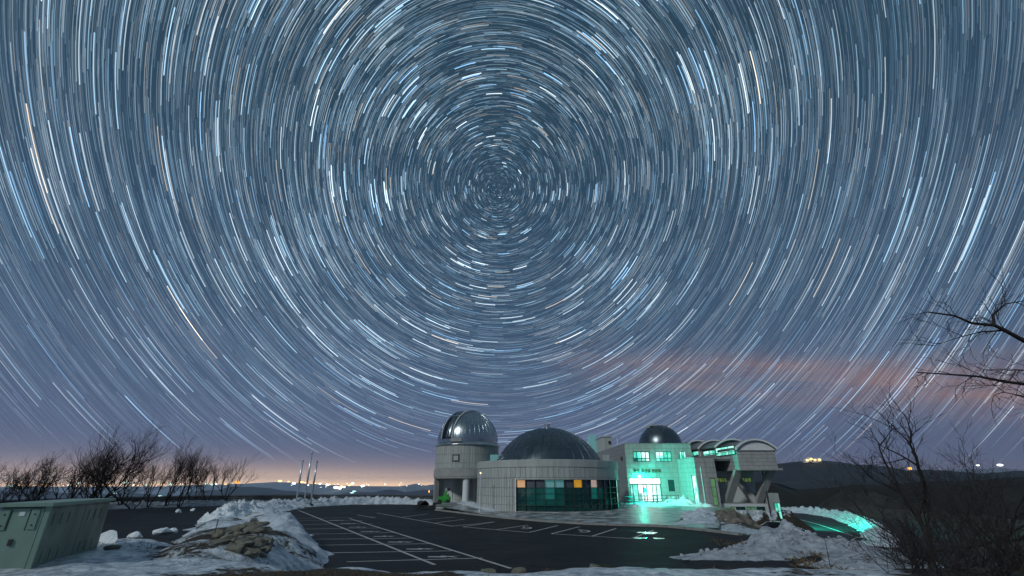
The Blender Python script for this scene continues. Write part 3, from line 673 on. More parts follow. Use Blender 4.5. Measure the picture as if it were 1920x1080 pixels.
mesh('lintel', arcbox(PC, PR - .1, PR + .07, a0, a1, 3.16, 3.32, 48), 'panel', pt)
mesh('jamb', arcbox(PC, PR - .1, PR + .09, a0 - R(.7), a0, 0.22, 3.3, 1), 'white_trim', pt)
# glazing: 14 columns x 5 rows of panes in real mullions
nc = 14; zr = [0.27, 0.82, 1.36, 1.90, 2.42, 3.15]
top = ['blind_peach', 'blind_grey', 'blind_grey', 'blind_pale', 'blind_pale', 'blind_grey', 'blind_amber', 'blind_blue', 'blind_rose', 'blind_grey', 'blind_blue', 'glass_dark', 'glass_dark', 'lit_teal_bright']
ca = [a0 + (R(63) - a0) * i / (nc - 1) for i in range(nc)] + [a1]
glz = mesh('mullion', join(*[arcbox(PC, PR - .26, PR + .005, c - R(.14), c + R(.14), 0.27, 3.16, 1) for c in ca[1:-1]] + [arcbox(PC, PR - .25, PR - .01, a0, a1, z - .02, z + .02, 48) for z in zr[1:-1]]), 'mullion', pt); glz['kind'] = 'stuff'
mesh('interior_wall', arcbox(PC, PR - 3.0, PR - 2.9, R(-60), R(110), 0, 3.2, 24), 'panel_dark', pt)
for i in range(nc):
    for j in range(5):
        if i == nc - 1: mm = random.choice(['lit_teal_bright', 'lit_teal'])
        elif j == 4: mm = top[i]
        elif i in (3, 4) and j >= 2: mm = 'glass_teal_mid' if i == 3 else 'glass_teal'
        elif i == 8 and j >= 2: mm = 'glass_teal_mid'
        elif i == 9 and j >= 2: mm = 'glass_teal'
        elif i in (5, 6): mm = 'glass_dark'
        elif i in (1, 2, 3, 4) and j >= 1: mm = 'glass_teal'
        elif i >= 10 and j == 1: mm = 'glass_teal'
        else: mm = 'glass_dark'
        mesh('pane', arcbox(PC, PR - .22, PR - .19, ca[i] + R(.14), ca[i + 1] - R(.14), zr[j] + .02, zr[j + 1] - .02, 2), mm, pt)
PDR = 6.75; PDZ = 9.0 - PDR
pd = mesh('dome', lathe([(PDR * math.cos(R(a)), PDZ + PDR * math.sin(R(a))) for a in np.linspace(20, 89.6, 30)], (PC[0] + .2, PC[1]), 96), 'dome_dark', pt, True)
mesh('dome_rim', lathe([(6.2, 4.6), (6.2, 4.98), (6.05, 5.02)], (PC[0] + .2, PC[1]), 72), 'steel', pt)
q_ = mesh('seam', join(*[tube([(PC[0] + .2 + (PDR + .004) * math.cos(R(a)) * math.sin(t), PC[1] - (PDR + .004) * math.cos(R(a)) * math.cos(t), PDZ + (PDR + .004) * math.sin(R(a))) for a in np.linspace(24, 84, 14)], 0.026, 4, False) for t in np.linspace(0, 2 * PI, 33)[:-1]]), 'dome_dark', pd, True); q_['kind'] = 'stuff'
mesh('finial', lathe([(0.36, 8.9), (0.36, 9.42), (0.40, 9.42), (0.40, 9.5), (0, 9.52)], (PC[0] + .2, PC[1]), 24), 'steel', pt)
mesh('roof_vent', bbox(10.0, 10.75, 49.2, 49.9, 4.7, 5.75, .03), 'panel', pt)
mesh('roof_vent', bbox(-2.75, -1.75, 56.2, 57.0, 4.7, 6.2, .03), 'blind_pale', pt)  # teal light on this second vent put in as a glowing material

# --- entrance block
EX0, EX1, EY = 14.75, 23.4, 58.0
eb = thing('entrance_block', (19, 58, 0.5), 'square two-storey block with a teal-lit glass entrance and a small dome on top', 'building')
EW = EX1 - EX0
def hx(x): return x - EX0
door_h = (hx(15.0), hx(18.95), 0.62, 3.42)
w1 = (hx(15.75), hx(17.92), 5.45, 6.70); w2 = (hx(18.72), hx(20.75), 5.45, 6.70); w3 = (hx(21.85), hx(22.65), 5.75, 6.72); w4 = (hx(19.88), hx(20.68), 1.85, 3.22)
EH = [door_h, w1, w2, w3, w4]
fo, fu, fn = (EX0, EY, 0), (1, 0, 0), (0, -1, 0)
mesh('front_wall', wall_holes(fo, fu, fn, EW, 0.0, 7.62, EH), 'joint', eb)
q_ = mesh('cladding', cladding(fo, fu, fn, EW, 0.5, 7.66, EH, 1.1, 0.62), 'panel', eb); q_['kind'] = 'stuff'
mesh('side_wall', box(EX0, EX0 + 0.25, EY + 0.26, 80, 0, 7.62), 'joint', eb)
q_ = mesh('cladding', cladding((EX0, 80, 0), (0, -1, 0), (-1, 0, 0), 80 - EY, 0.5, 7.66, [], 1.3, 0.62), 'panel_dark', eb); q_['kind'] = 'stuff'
mesh('side_wall', box(EX1 - .25, EX1, EY + 0.26, 80, 0, 7.62), 'panel', eb)
mesh('rear_wall', box(EX0 + .26, EX1 - .26, 79.7, 80, 0, 7.62), 'panel', eb)
mesh('roof', box(EX0 + .26, EX1 - .26, EY + .26, 79.7, 7.2, 7.4), 'roof_grey', eb)
mesh('coping', join(box(EX0 - .06, EX1 + .06, EY - .08, EY + .3, 7.66, 7.74), box(EX0 - .06, EX0 + .3, EY + .301, 80, 7.66, 7.74)), 'concrete', eb)
mesh('duct_opening', tube([(EX0 - .06, 59.6, 5.6), (EX0 - .06, 59.6, 6.15)], 0.20, 12), 'dark_metal', eb)
# windows with frames and panes
def window(parent, o, u, n, h, cols, rows, mats, depth=-0.12, bar=0.05, frame='dark_metal'):
    a, b, c, d = h; zs = [c + (d - c) * r for r in rows]; xs = [a + (b - a) * k / cols for k in range(cols + 1)]
    bars = [obox(o, u, n, x - bar / 2 if 0 < i < cols else (x if i == 0 else x - bar), x + bar / 2 if 0 < i < cols else (x + bar if i == 0 else x), c, d, depth, depth + .06) for i, x in enumerate(xs)]
    bars += [obox(o, u, n, a, b, z - bar / 2 if 0 < i < len(zs) - 1 else (z if i == 0 else z - bar), z + bar / 2 if 0 < i < len(zs) - 1 else (z + bar if i == 0 else z), depth - .004, depth + .064) for i, z in enumerate(zs)]
    w = mesh('window', join(*bars), frame, parent); k = 0
    for i in range(cols):
        for j in range(len(zs) - 1):
            m = mats[k % len(mats)]; k += 1
            mesh('pane', obox(o, u, n, xs[i] + .02, xs[i + 1] - .02, zs[j] + .02, zs[j + 1] - .02, depth + .01, depth + .03), m, w)
    return w
window(eb, fo, fu, fn, w1, 4, (0, .32, 1), ['glass_teal_mid', 'lit_teal', 'lit_teal', 'lit_teal_bright', 'lit_teal', 'lit_teal_bright', 'lit_teal_bright', 'lit_teal_bright'], bar=.09)
window(eb, fo, fu, fn, w2, 4, (0, .32, 1), ['lit_teal_bright', 'lit_teal_bright', 'lit_teal', 'lit_teal_bright', 'lit_teal', 'lit_teal', 'lit_teal', 'lit_teal'], bar=.06)
window(eb, fo, fu, fn, w3, 3, (0, 1), ['lit_teal_bright', 'lit_teal', 'lit_teal_bright'], bar=.05)
window(eb, fo, fu, fn, w4, 2, (0, 1), ['glass_teal'], bar=.06)
# lobby behind the entrance, its room light put in as glowing surfaces
mesh('lobby_floor', box(15.0, 18.95, EY + .26, EY + 3.5, 0.5, 0.6), 'lobby_wall', eb)
mesh('lobby_ceiling', box(15.0, 18.95, EY + .26, EY + 3.5, 3.42, 3.5), 'lobby_white', eb)
mesh('lobby_wall', join(box(14.99 + .05, 15.1, EY + .26, EY + 3.5, 0.6, 3.42), box(18.85, 18.95, EY + .26, EY + 3.5, .6, 3.42)), 'lobby_wall', eb)
mesh('lobby_wall', box(15.1, 17.0, EY + 3.4, EY + 3.5, 0.6, 3.42), 'lit_teal', eb)
mesh('lobby_wall', box(17.0, 18.85, EY + 3.38, EY + 3.48, 0.6, 3.42), 'lobby_pink', eb)
mesh('counter', bbox(15.6, 17.1, EY + 2.2, EY + 2.9, .6, 1.6, .03), 'blind_pale', eb)
tr = window(eb, fo, fu, fn, (door_h[0], door_h[1], 2.72, 3.42), 4, (0, 1), ['lobby_white'], bar=.05)
dw = mesh('door_frame', join(*[obox(fo, fu, fn, x - .04, x + .04, .62, 2.72, -.18, -.10) for x in (door_h[0] + .04, .62, 1.25, 1.95, 2.35, 3.1, 3.62, door_h[1] - .04)] + [obox(fo, fu, fn, door_h[0], door_h[1], z - .04, z + .04, -.185, -.095) for z in (.68, 2.66)]), 'dark_metal', eb)
mesh('door_handle', join(*[tube([(EX0 + x, EY + .05, 1.2), (EX0 + x, EY + .05, 2.2)], .03, 6) for x in (2.05, 2.25)]), 'steel', dw)
mesh('notice_board', obox(fo, fu, fn, 1.95, 2.22, 1.75, 2.25, -.09, -.07), 'dark_metal', dw)
mesh('door_leaf', obox(fo, fu, fn, 2.42, 3.05, .72, 2.6, -.15, -.13), 'lobby_pink', dw)
mesh('door_leaf', obox(fo, fu, fn, .70, 1.2, .72, 2.6, -.15, -.13), 'lit_teal', dw)
mesh('step', join(box(14.6, 19.6, 56.8, EY - .05, 0.3, 0.60), box(14.4, 19.8, 56.3, 56.8, 0.3, 0.56)), 'concrete', eb)
# sign letters
def text(name, s, size, loc, rot, m, parent, ext=0.03):
    cu = bpy.data.curves.new(name, 'FONT'); cu.body = s; cu.size = size; cu.extrude = ext; cu.align_x = 'CENTER'; cu.align_y = 'CENTER'
    t = bpy.data.objects.new(name, cu); COL.objects.link(t); dg = bpy.context.evaluated_depsgraph_get(); dg.update()
    me = bpy.data.meshes.new_from_object(t.evaluated_get(dg)); bpy.data.objects.remove(t)
    Mx = Matrix.Translation(loc) @ Matrix.Rotation(rot[2], 4, 'Z') @ Matrix.Rotation(rot[0], 4, 'X'); me.transform(Mx); me.materials.clear()
    return link(name, me, m, parent)
text('sign_lettering', '화천 조경철 천문대', 0.44, Vector((17.35, EY - .09, 4.28)), (R(90), 0, 0), 'gold_letter', eb)
# wall lamps with their own light
def point(name, loc, col, e, r, parent):
    l = bpy.data.lights.new(name, 'POINT'); l.color = col; l.energy = e; l.shadow_soft_size = r
    o = bpy.data.objects.new(name, l); COL.objects.link(o); o.parent = parent; o.location = Vector(loc) - (parent.location if parent.type == 'EMPTY' else Vector((0, 0, 0))); return o
TEAL = (0.0, 1.0, 0.70)
lp = mesh('door_lamp', ico((16.25, EY - .30, 3.62), 0.13, 1.2, .8, 2), 'lamp_teal', eb, True)
mesh('bracket', box(16.2, 16.3, EY - .2, EY - .04, 3.6, 3.66), 'dark_metal', lp)
point('door_lamp_light', (16.25, EY - .75, 3.55), TEAL, 160, 0.15, eb)
# roof pieces
mesh('stair_head', join(bbox(14.9, 16.5, 73, 79, 7.4, 10.0, .04), box(14.8, 16.6, 72.9, 79.1, 10.0, 10.12)), 'panel', eb)
mesh('stair_head', bbox(13.9, 14.9, 78, 81, 7.4, 10.9, .04), 'blind_pale', eb)
mesh('roof_vent', box(15.95, 16.3, 72.85, 72.99, 8.9, 9.35), 'dark_metal', eb)
mesh('roof_post', tube([(16.75, 70, 7.3), (16.75, 70, 9.55)], 0.07, 8), 'white_trim', eb)
D2 = (22.15, 66.0); r2 = 3.15
d2 = mesh('small_dome', lathe([(r2, 7.2), (r2, 7.9)] + [(r2 * math.cos(R(a)), 7.9 + r2 * math.sin(R(a))) for a in range(5, 88, 4)] + [(.02, 7.9 + r2)], D2, 64), 'dome_dark', eb, True)
mesh('hatch', join(bbox(D2[0] - 1.5, D2[0] + 1.2, D2[1] - .7, D2[1] + .6, 10.86, 11.02, .03), bbox(D2[0] - 1.75, D2[0] - 1.1, D2[1] - .5, D2[1] + .5, 10.62, 10.95, .03)), 'panel', d2)

# --- gallery wing on the right
WX0, WY = 21.4, 52.5
gw = thing('gallery_wing', (26, 55, 0), 'right wing with arched roofs jutting over two V-shaped concrete columns', 'building')
so, su, sn = (WX0, EY - .06, 0), (0, -1, 0), (-1, 0, 0); SWL = EY - .06 - WY
sh_ = [(SWL - 1.5, SWL - .35, 0.5, 3.7)]
mesh('side_wall', wall_holes(so, su, sn, SWL, 0.0, 5.62, sh_), 'joint', gw)
q_ = mesh('cladding', cladding(so, su, sn, SWL, 0.3, 5.66, sh_, 1.0, 0.55), 'panel', gw); q_['kind'] = 'stuff'
window(gw, so, su, sn, sh_[0], 1, (0, .5, 1), ['lit_teal_bright', 'lit_teal_bright'], depth=-.08)
fo2 = (WX0, WY, 0); FW = 23.75 - WX0; fh = [(1.5, 2.1, .45, 3.35)]
mesh('front_wall', wall_holes(fo2, fu, fn, FW, -1.9, 5.62, fh), 'joint', gw)
q_ = mesh('cladding', cladding(fo2, fu, fn, FW, -1.0, 5.66, fh, 1.2, 0.55), 'stone_clad', gw); q_['kind'] = 'stuff'
window(gw, fo2, fu, fn, fh[0], 1, (0, .34, .68, 1), ['lit_lime_green'], depth=-.1)
mesh('downpipe', tube([(WX0 + .55, WY - .09, .3), (WX0 + .55, WY - .09, 4.6)], .05, 8), 'white_trim', gw)
mesh('end_wall', box(23.5, 23.75, WY + .26, 55.3, -1.9, 5.62), 'stone_clad', gw)
bo = (23.76, 55.4, 0); BW = 29.5 - 23.76; sw_ = [(1.25, 2.5, 2.88, 3.46), (3.4, 5.5, 2.90, 3.46)]
mesh('recessed_wall', wall_holes(bo, fu, fn, BW, 0.5, 4.2, sw_), 'render_white', gw)
window(gw, bo, fu, fn, sw_[0], 4, (0, 1), ['lit_lime'], bar=.06)
window(gw, bo, fu, fn, sw_[1], 5, (0, 1), ['lit_lime'], bar=.06)
ko = (23.76, 53.2, 0); kh = [(0.7, 1.85, -.75, 0.30), (1.9, 3.05, -.75, 0.30), (3.1, 4.2, -.75, 0.30), (4.25, 5.3, -.70, 0.30)]
mesh('basement_wall', wall_holes(ko, fu, fn, 5.65, -2.4, 0.60, kh), 'render_white', gw)
for h_, mm in zip(kh, ('lit_lime_green', 'glass_dark', 'lit_lime_green', 'glass_dark')): window(gw, ko, fu, fn, h_, 2, (0, 1), [mm], bar=.05)
mesh('basement_side', box(29.16, 29.41, 53.46, 55.39, -2.4, .6), 'render_white', gw)
mesh('terrace', box(23.76, 29.5, 53.21, 55.14, 0.6, 0.66), 'concrete', gw)
# V columns: one leg to the front corner, one back to the wall
def leg(p, q, w, d):
    V = []
    for c in (p, q):
        for (a_, b_) in ((-w, -d), (w, -d), (w, d), (-w, d)): V.append((c[0] + a_, c[1] + b_, c[2]))
    return V, list(BOXF)
for (bx_, rx, lx) in ((25.05, 25.95, 24.55), (28.62, 29.7, 27.55)):
    mesh('v_column', leg((bx_ + .12, 53.95, .62), (rx, 51.75, 4.26), .40, .32), 'concrete', gw)
    mesh('v_column', leg((bx_ - .10, 54.05, .62), (lx - .35, 54.95, 3.55), .40, .30), 'stone_clad', gw)
GX0, GX1, GY0 = 25.8, 30.15, 51.0
mesh('gallery_box', box(GX0, GX1, GY0, 72, 4.24, 6.28), 'joint', gw)
q_ = mesh('cladding', join(cladding((GX0, GY0, 0), fu, fn, GX1 - GX0, 4.30, 6.3, [], 1.15, .42), cladding((GX0, 72, 0), su, sn, 72 - GY0, 4.3, 5.95, [], 1.15, .42)), 'stone_clad', gw); q_['kind'] = 'stuff'
mesh('ledge', bbox(GX0 - .05, GX1 + .45, GY0 - .12, 60, 4.18, 4.42, .02), 'concrete', gw)
mesh('cornice', box(GX0 + .02, GX1 + .12, GY0 - .14, GY0 + .6, 6.30, 6.38), 'panel_dark', gw)
mesh('terrace_roof', box(WX0 + .26, 25.79, WY + .26, 72, 5.3, 5.5), 'roof_grey', gw)
mesh('coping', join(box(WX0 - .05, 24.1, WY - .08, WY + .3, 5.66, 5.73), box(WX0 - .05, WX0 + .3, WY + .301, EY - .1, 5.66, 5.73)), 'concrete', gw)
q_ = mesh('roof_snow', ico((WX0 + .35, 55.2, 5.72), 1.0, .32, .16, 3), 'snow', gw, True)
# arched roofs, one behind the other
def arch(w, rise, n=20):
    r = (w * w / 4 + rise * rise) / (2 * rise); t = math.asin(w / 2 / r); return [(r * math.sin(-t + 2 * t * i / n), r * math.cos(-t + 2 * t * i / n) - (r - rise)) for i in range(n + 1)]
GM = (GX0 + GX1) / 2
for k, (y0, y1, ze, rise) in enumerate([(51.0, 55.4, 6.40, 1.05), (56.2, 60.4, 6.95, 1.02), (61.2, 65.6, 7.15, 1.15), (66.6, 71.4, 7.55, 1.2)]):
    a = arch(GX1 - GX0 + .3, rise); t = .16; V = []; F = []; n = len(a)
    def shell(ya, yb, t):
        V = []; F = []
        for yy in (ya, yb):
            for (x, z) in a: V.append((GM + x, yy, ze + z))
            for (x, z) in a: V.append((GM + x * 1.035, yy, ze + z + t))
        for i in range(n - 1): F += [(i, i + 1, 2 * n + i + 1, 2 * n + i), (n + i, 3 * n + i, 3 * n + i + 1, n + i + 1), (i, n + i, n + i + 1, i + 1), (2 * n + i, 2 * n + i + 1, 3 * n + i + 1, 3 * n + i)]
        return V, F + [(0, 2 * n, 3 * n, n), (n - 1, 2 * n - 1, 4 * n - 1, 3 * n - 1)]
    V, F = shell(y0 - .10, y1, t)
    for i in range(0):
        F += [(i, i + 1, 2 * n + i + 1, 2 * n + i), (n + i, 3 * n + i, 3 * n + i + 1, n + i + 1), (i, n + i, n + i + 1, i + 1), (2 * n + i, 2 * n + i + 1, 3 * n + i + 1, 3 * n + i)]
    rf = mesh('arched_roof', (V, F), 'roof_grey', gw, True)
    mesh('roof_edge', shell(y0 - .32, y0 - .102, t + .03), 'white_trim', rf)
    yf = y0 + .02
    V = [(GM + x * .98, yf, 6.2) for x, z in a] + [(GM + x * .98, yf, ze + z - .005) for x, z in a]
    mesh('gable', (V, [(i, i + 1, n + i + 1, n + i) for i in range(n - 1)]), 'white_trim' if k == 0 else 'panel_dark', rf)
    if k == 0:
        bars = []
        for i in range(22):
            x = -2.0 + 4.0 * i / 21; zz = np.interp(x, [p[0] for p in a], [p[1] for p in a]); bars.append(box(GM + x - .045, GM + x + .045, yf - .05, yf - .002, 6.39, ze + zz - .06))
        q_ = mesh('gable_slat', join(*bars), 'white_trim', rf); q_['kind'] = 'stuff'
        mesh('side_wall', box(GX0 + .02, GX0 + .1, y0 + .05, y1, 6.28, 6.42), 'panel_dark', rf)
    else:
        wo_, wl = (GX0 + .12, y1, 0), y1 - y0
        mesh('side_wall', join(obox(wo_, su, sn, 0, wl, ze - .08, ze + .06, -.1, .04), obox(wo_, su, sn, 0, wl, 6.0, 6.1, -.1, .04)), 'panel_dark', rf)
        mesh('post', join(*[obox(wo_, su, sn, x, x + .10, 6.0, ze + .05, -.05, .10) for x in (wl - .12, wl - .42)]), 'white_trim', rf)
        mm = {1: ['lit_teal', 'lit_teal_bright', 'lit_teal', 'lit_teal'], 2: ['glass_dark', 'lit_teal_low', 'glass_dark', 'lit_teal'], 3: ['glass_dark']}[k]
        window(gw, wo_, su, sn, (0.05, wl - .5, 6.1, ze - .08), 2, (0, .4, 1), mm, depth=-.06, bar=.07)
# lit side window strip between front roof and the next
window(gw, (GX0 - .05, 56.15, 0), su, sn, (0.1, 4.9, 5.95, 6.95), 3, (0, .38, 1), ['lit_teal', 'lit_teal_bright', 'lit_teal', 'lit_teal_bright', 'lit_teal', 'lit_teal_bright'], depth=0.0, bar=.06)
# small annex at the far right
mesh('annex', bbox(29.43, 30.75, 53.0, 56, -2.4, 1.75, .02), 'panel', gw)
window(gw, (29.43, 53.0, 0), fu, fn, (.55, 1.25, -1.85, .72), 2, (0, .33, .66, 1), ['lit_teal', 'lit_teal', 'lit_teal'], depth=.02, bar=.05)
mesh('corner_pipe', tube([(29.36, 52.9, -2.3), (29.36, 52.9, 4.2)], .07, 8), 'dark_metal', gw)

# lamp on the planetarium flank that washes the entrance court
lc = (PC[0] + (PR + .35) * math.sin(R(96)), PC[1] - (PR + .35) * math.cos(R(96)), 2.9)
fl = thing('wall_floodlight', (lc[0], lc[1], lc[2]), 'teal floodlight on the right flank of the round hall', 'lamp')
mesh('housing', bbox(lc[0] - .18, lc[0] + .02, lc[1] - .16, lc[1] + .16, lc[2] - .12, lc[2] + .12, .02), 'dark_metal', fl)
mesh('lens', box(lc[0] + .021, lc[0] + .04, lc[1] - .13, lc[1] + .13, lc[2] - .09, lc[2] + .09), 'lamp_teal', fl)
sp = bpy.data.lights.new('floodlight_beam', 'SPOT'); sp.color = TEAL; sp.energy = 4200; sp.spot_size = R(120); sp.spot_blend = .5; sp.shadow_soft_size = .15
spo = bpy.data.objects.new('floodlight_beam', sp); COL.objects.link(spo); spo.parent = fl; spo.location = (.25, 0, 0); spo.rotation_euler = Vector((1, .08, -.26)).to_track_quat('-Z', 'Y').to_euler()
# lamp added at the annex in place of green light from behind the building
al = thing('added_annex_lamp', (31.0, 55.6, 1.5), 'added green lamp on the annex wall lighting the lower road', 'lamp')
mesh('housing', bbox(30.77, 30.95, 55.5, 55.7, 1.42, 1.6, .02), 'dark_metal', al)
mesh('lens', ico((31.0, 55.6, 1.5), .08, 1, 1, 2), 'lamp_teal', al, True)
s2 = bpy.data.lights.new('added_annex_light', 'SPOT'); s2.color = (0.0, 1.0, .66); s2.energy = 16000; s2.spot_size = R(110); s2.spot_blend = .6; s2.shadow_soft_size = .12
s2o = bpy.data.objects.new('added_annex_light', s2); COL.objects.link(s2o); s2o.parent = al; s2o.location = (.25, 0, .1); s2o.rotation_euler = Vector((1, .12, -.16)).to_track_quat('-Z', 'Y').to_euler()

# entrance handrails
def railing(name, pts, label):
    r = thing(name, pts[0], label, 'railing')
    pts = [Vector(p) for p in pts]
    for h in (0.9, 0.5): mesh('rail', tube([p + Vector((0, 0, h)) for p in pts], .035, 6), 'dark_metal', r)
    for p in pts: mesh('post', tube([p, p + Vector((0, 0, .92))], .035, 6), 'dark_metal', r)
railing('handrail', [(14.6, 54.9, .5), (15.9, 54.8, .5), (17.2, 54.7, .5)], 'dark handrail in front of the left entrance doors')
railing('handrail', [(13.3, 54.4, .45), (13.9, 53.0, .42)], 'short dark handrail between the round hall and the entrance')
railing('handrail', [(17.2, 56.2, .54), (18.9, 56.2, .54), (20.4, 56.3, .54)], 'long low dark handrail right of the entrance doors')

# ------------------------------------------------------------------ snow piles and stones
def rock(c, r, seed, sq=(1, 1, 1), sub=2):
    rg = random.Random(seed); bm = bmesh.new(); bmesh.ops.create_icosphere(bm, subdivisions=sub, radius=1)
    pl3 = [(Vector((rg.gauss(0, 1), rg.gauss(0, 1), rg.gauss(0, 1))).normalized(), rg.uniform(.42, .82)) for _ in range(11)]
    for v in bm.verts:
        for n, k in pl3:
            e = v.co.dot(n)
            if e > k: v.co -= n * (e - k)
        v.co = Vector((c[0] + v.co.x * r * sq[0], c[1] + v.co.y * r * sq[1], c[2] + v.co.z * r * sq[2])) + Vector((rg.uniform(-1, 1), rg.uniform(-1, 1), rg.uniform(-1, 1))) * r * .03
    bm.verts.index_update(); out = ([tuple(v.co) for v in bm.verts], [tuple(a.index for a in f.verts) for f in bm.faces]); bm.free(); return out
def pile(name, pl_, m, label, cat='snow pile', z=None, seg=None, nz=1.0, seed=0.0, group=None, res=0.16, freq=1.0, jag=0.0, crumbs=70):
    """heap along a polyline of (x, y, half width, height)"""
    P = [(p[0], p[1]) for p in pl_]; cum = [0]
    for a, b in zip(P[:-1], P[1:]): cum.append(cum[-1] + math.dist(a, b))
    mw = max(p[2] for p in pl_) * 1.5
    x0, x1 = min(p[0] for p in P) - mw, max(p[0] for p in P) + mw; y0, y1 = min(p[1] for p in P) - mw, max(p[1] for p in P) + mw
    nx = int((x1 - x0) / res) + 1; ny = int((y1 - y0) / res) + 1
    X, Y = np.meshgrid(np.linspace(x0, x1, nx), np.linspace(y0, y1, ny))
    d, t = polydist(X, Y, P); w = np.interp(t, cum, [p[2] for p in pl_]); h = np.interp(t, cum, [p[3] for p in pl_])
    d = d + w * 0.45 * fbm(X * 0.7 * freq + seed, Y * 0.7 * freq - seed, 4, .6)
    s = 1 - d / w
    hh = np.where(s > 0, np.sqrt(np.clip(s, 0, 1)) * 0.35 + 0.65 * np.clip(s, 0, 1) ** 1.1, s * 0.6) * h
    lump = fbm(X * 1.7 * freq + seed, Y * 1.7 * freq, 4, .55); rid = 1 - 2 * np.abs(fbm(X * 1.1 * freq - seed, Y * 1.1 * freq + 3, 3, .5))
    hh = hh + nz * h * np.clip(s + .1, 0, 1) ** .5 * (0.55 * lump + 0.28 * (rid - .6)) + jag * np.clip(s, 0, 1) * np.abs(fbm(X * 4, Y * 4, 2))
    base = terrain(X, Y) if z is None else (z(X, Y) if callable(z) else np.full(X.shape, float(z)))
    Z = np.where(s > -0.35, base + hh + .01, np.nan)
    ok = ~np.isnan(Z); idx = -np.ones(X.shape, int); idx[ok] = np.arange(ok.sum())
    V = np.stack([X[ok], Y[ok], Z[ok]], -1)
    q = ok[:-1, :-1] & ok[1:, :-1] & ok[:-1, 1:] & ok[1:, 1:]; I, J = np.nonzero(q)
    F = np.stack([idx[I, J], idx[I, J + 1], idx[I + 1, J + 1], idx[I + 1, J]], -1)
    o = mesh(name, (V.tolist(), F.tolist()), m, smooth=True)
    if crumbs:
        g = random.Random(int(seed * 100)); ok2 = np.argwhere(ok & (s > -.12)); out = []
        for _ in range(crumbs):
            i, j = ok2[g.randrange(len(ok2))]; r = g.choice([.05, .07, .07, .09, .13]) * (1.25 if m == 'snow_clean' else 1)
            out.append(rock((X[i, j], Y[i, j], Z[i, j] + r * .3), r, g.random(), (1.2, 1, .8), 1))
        c = mesh('snow_lump', join(*out), m, o); c['kind'] = 'stuff'
    return tag(o, label, cat, group)
G = lambda u, v, z=0.0: (gnd(u, v, z).x, gnd(u, v, z).y)
pile('snow_mound', [(7.0, 19.4, .5, .08), (9.2, 20.0, 1.2, .20), (11.4, 21.2, 1.8, .42), (13.4, 22.8, 2.0, .90), (14.4, 21.6, 1.8, .58), (14.4, 19.2, 1.8, .35), (12.8, 16.8, 2.0, .28)], 'snow_dirty', 'big dirty ploughed snow mound at the right end of the lot', crumbs=260, z=lambda x, y: np.maximum(np.where(x < 16.5, 0.0, -9.0), terrain(x, y)), seed=2.3, res=.13)
pile('snow_bank', [(-8.9, 20.2, 1.0, .45), (-11.8, 24.5, 1.3, .5), (-15.3, 30, 1.5, .45), (-19.3, 37, 1.7, .45), (-24.0, 45.5, 1.8, .45)], 'snow', 'sloping snow bank between the stone wall and the parking bays', seed=5.1, z=lambda x, y: np.maximum(0, terrain(x, y)))
pile('snow_bank', [(-27, 50, 2.6, .55), (-29.5, 58, 3.0, .7), (-25, 66, 1.6, .7), (-17, 67.5, 1.4, .85), (-11.5, 65.5, 1.0, .7)], 'snow', 'lumpy snow bank along the far edge of the parking lot', seed=8.4, z=0.0, jag=.5)
pile('snow_bank', [(-29, 61, 1.6, .5), (-38, 64.5, 1.6, .55), (-46, 58, 1.8, .6), (-49.5, 49, 2.4, .75), (-47, 39, 2.6, .8), (-42, 28, 2.8, .8), (-36, 20, 2.5, .6)], 'snow_dirty', 'curved snow bank between the left road and the guard rail', seed=1.7, z=0.0)
pile('snow_bank', [(-22.5, 36.5, 1.4, .75), (-25.5, 42.5, 1.7, .8), (-27.8, 48.5, 1.8, .7)], 'snow_clean', 'bright chunky snow heap at the bend of the left road', seed=6.6, z=0.0, freq=2.0, jag=1.0)
pile('snow_patch', [(-5.6, 56.0, .9, .22), (-3.8, 51.5, .9, .25), (-2.0, 46.5, .6, .16)], 'snow', 'thin snow patch on the pavement below the tower column', 'snow patch', z=pz, seed=3.3)
pile('snow_drift', [(19.6, 57.0, .9, .45), (20.7, 56.6, .9, .75), (20.9, 54.5, .7, .5)], 'snow_clean', 'teal-lit snow drift in the entrance corner', 'snow drift', z=pz, seed=9.3)
pile('snow_drift', [(13.2, 51.0, .7, .25), (15.2, 53.2, 1.0, .28), (18.5, 53.4, 1.0, .22), (21.5, 51.2, .8, .35)], 'snow_clean', 'low teal-lit snow strip across the entrance court', 'snow drift', z=pz, seed=4.4)
pile('snow_slope', [(11.8, 33.2, .8, .16), (13.6, 34.6, 1.2, .28), (15.6, 38.5, 1.6, .38), (17.6, 43.5, 1.7, .40), (19.4, 47.5, 1.4, .35)], 'snow', 'snow-covered slope right of the entrance court, brown ground showing', 'snow slope', z=lambda x, y: np.maximum(.05, terrain(x, y)), seed=7.7)
pile('snow_bank', [(*G(1466, 957.5, LOWZ), 1.6, .7), (*G(1520, 962, LOWZ), 1.7, .9), (*G(1580, 971, LOWZ), 1.6, .9), (*G(1618, 983, LOWZ), 1.5, .8), (*G(1645, 1000, LOWZ), 1.3, .7), (*G(1650, 1022, LOWZ), 1.1, .5)], 'snow', 'teal-lit snow bank along the far side of the lower road', z=LOWZ, seed=2.9, res=.2)

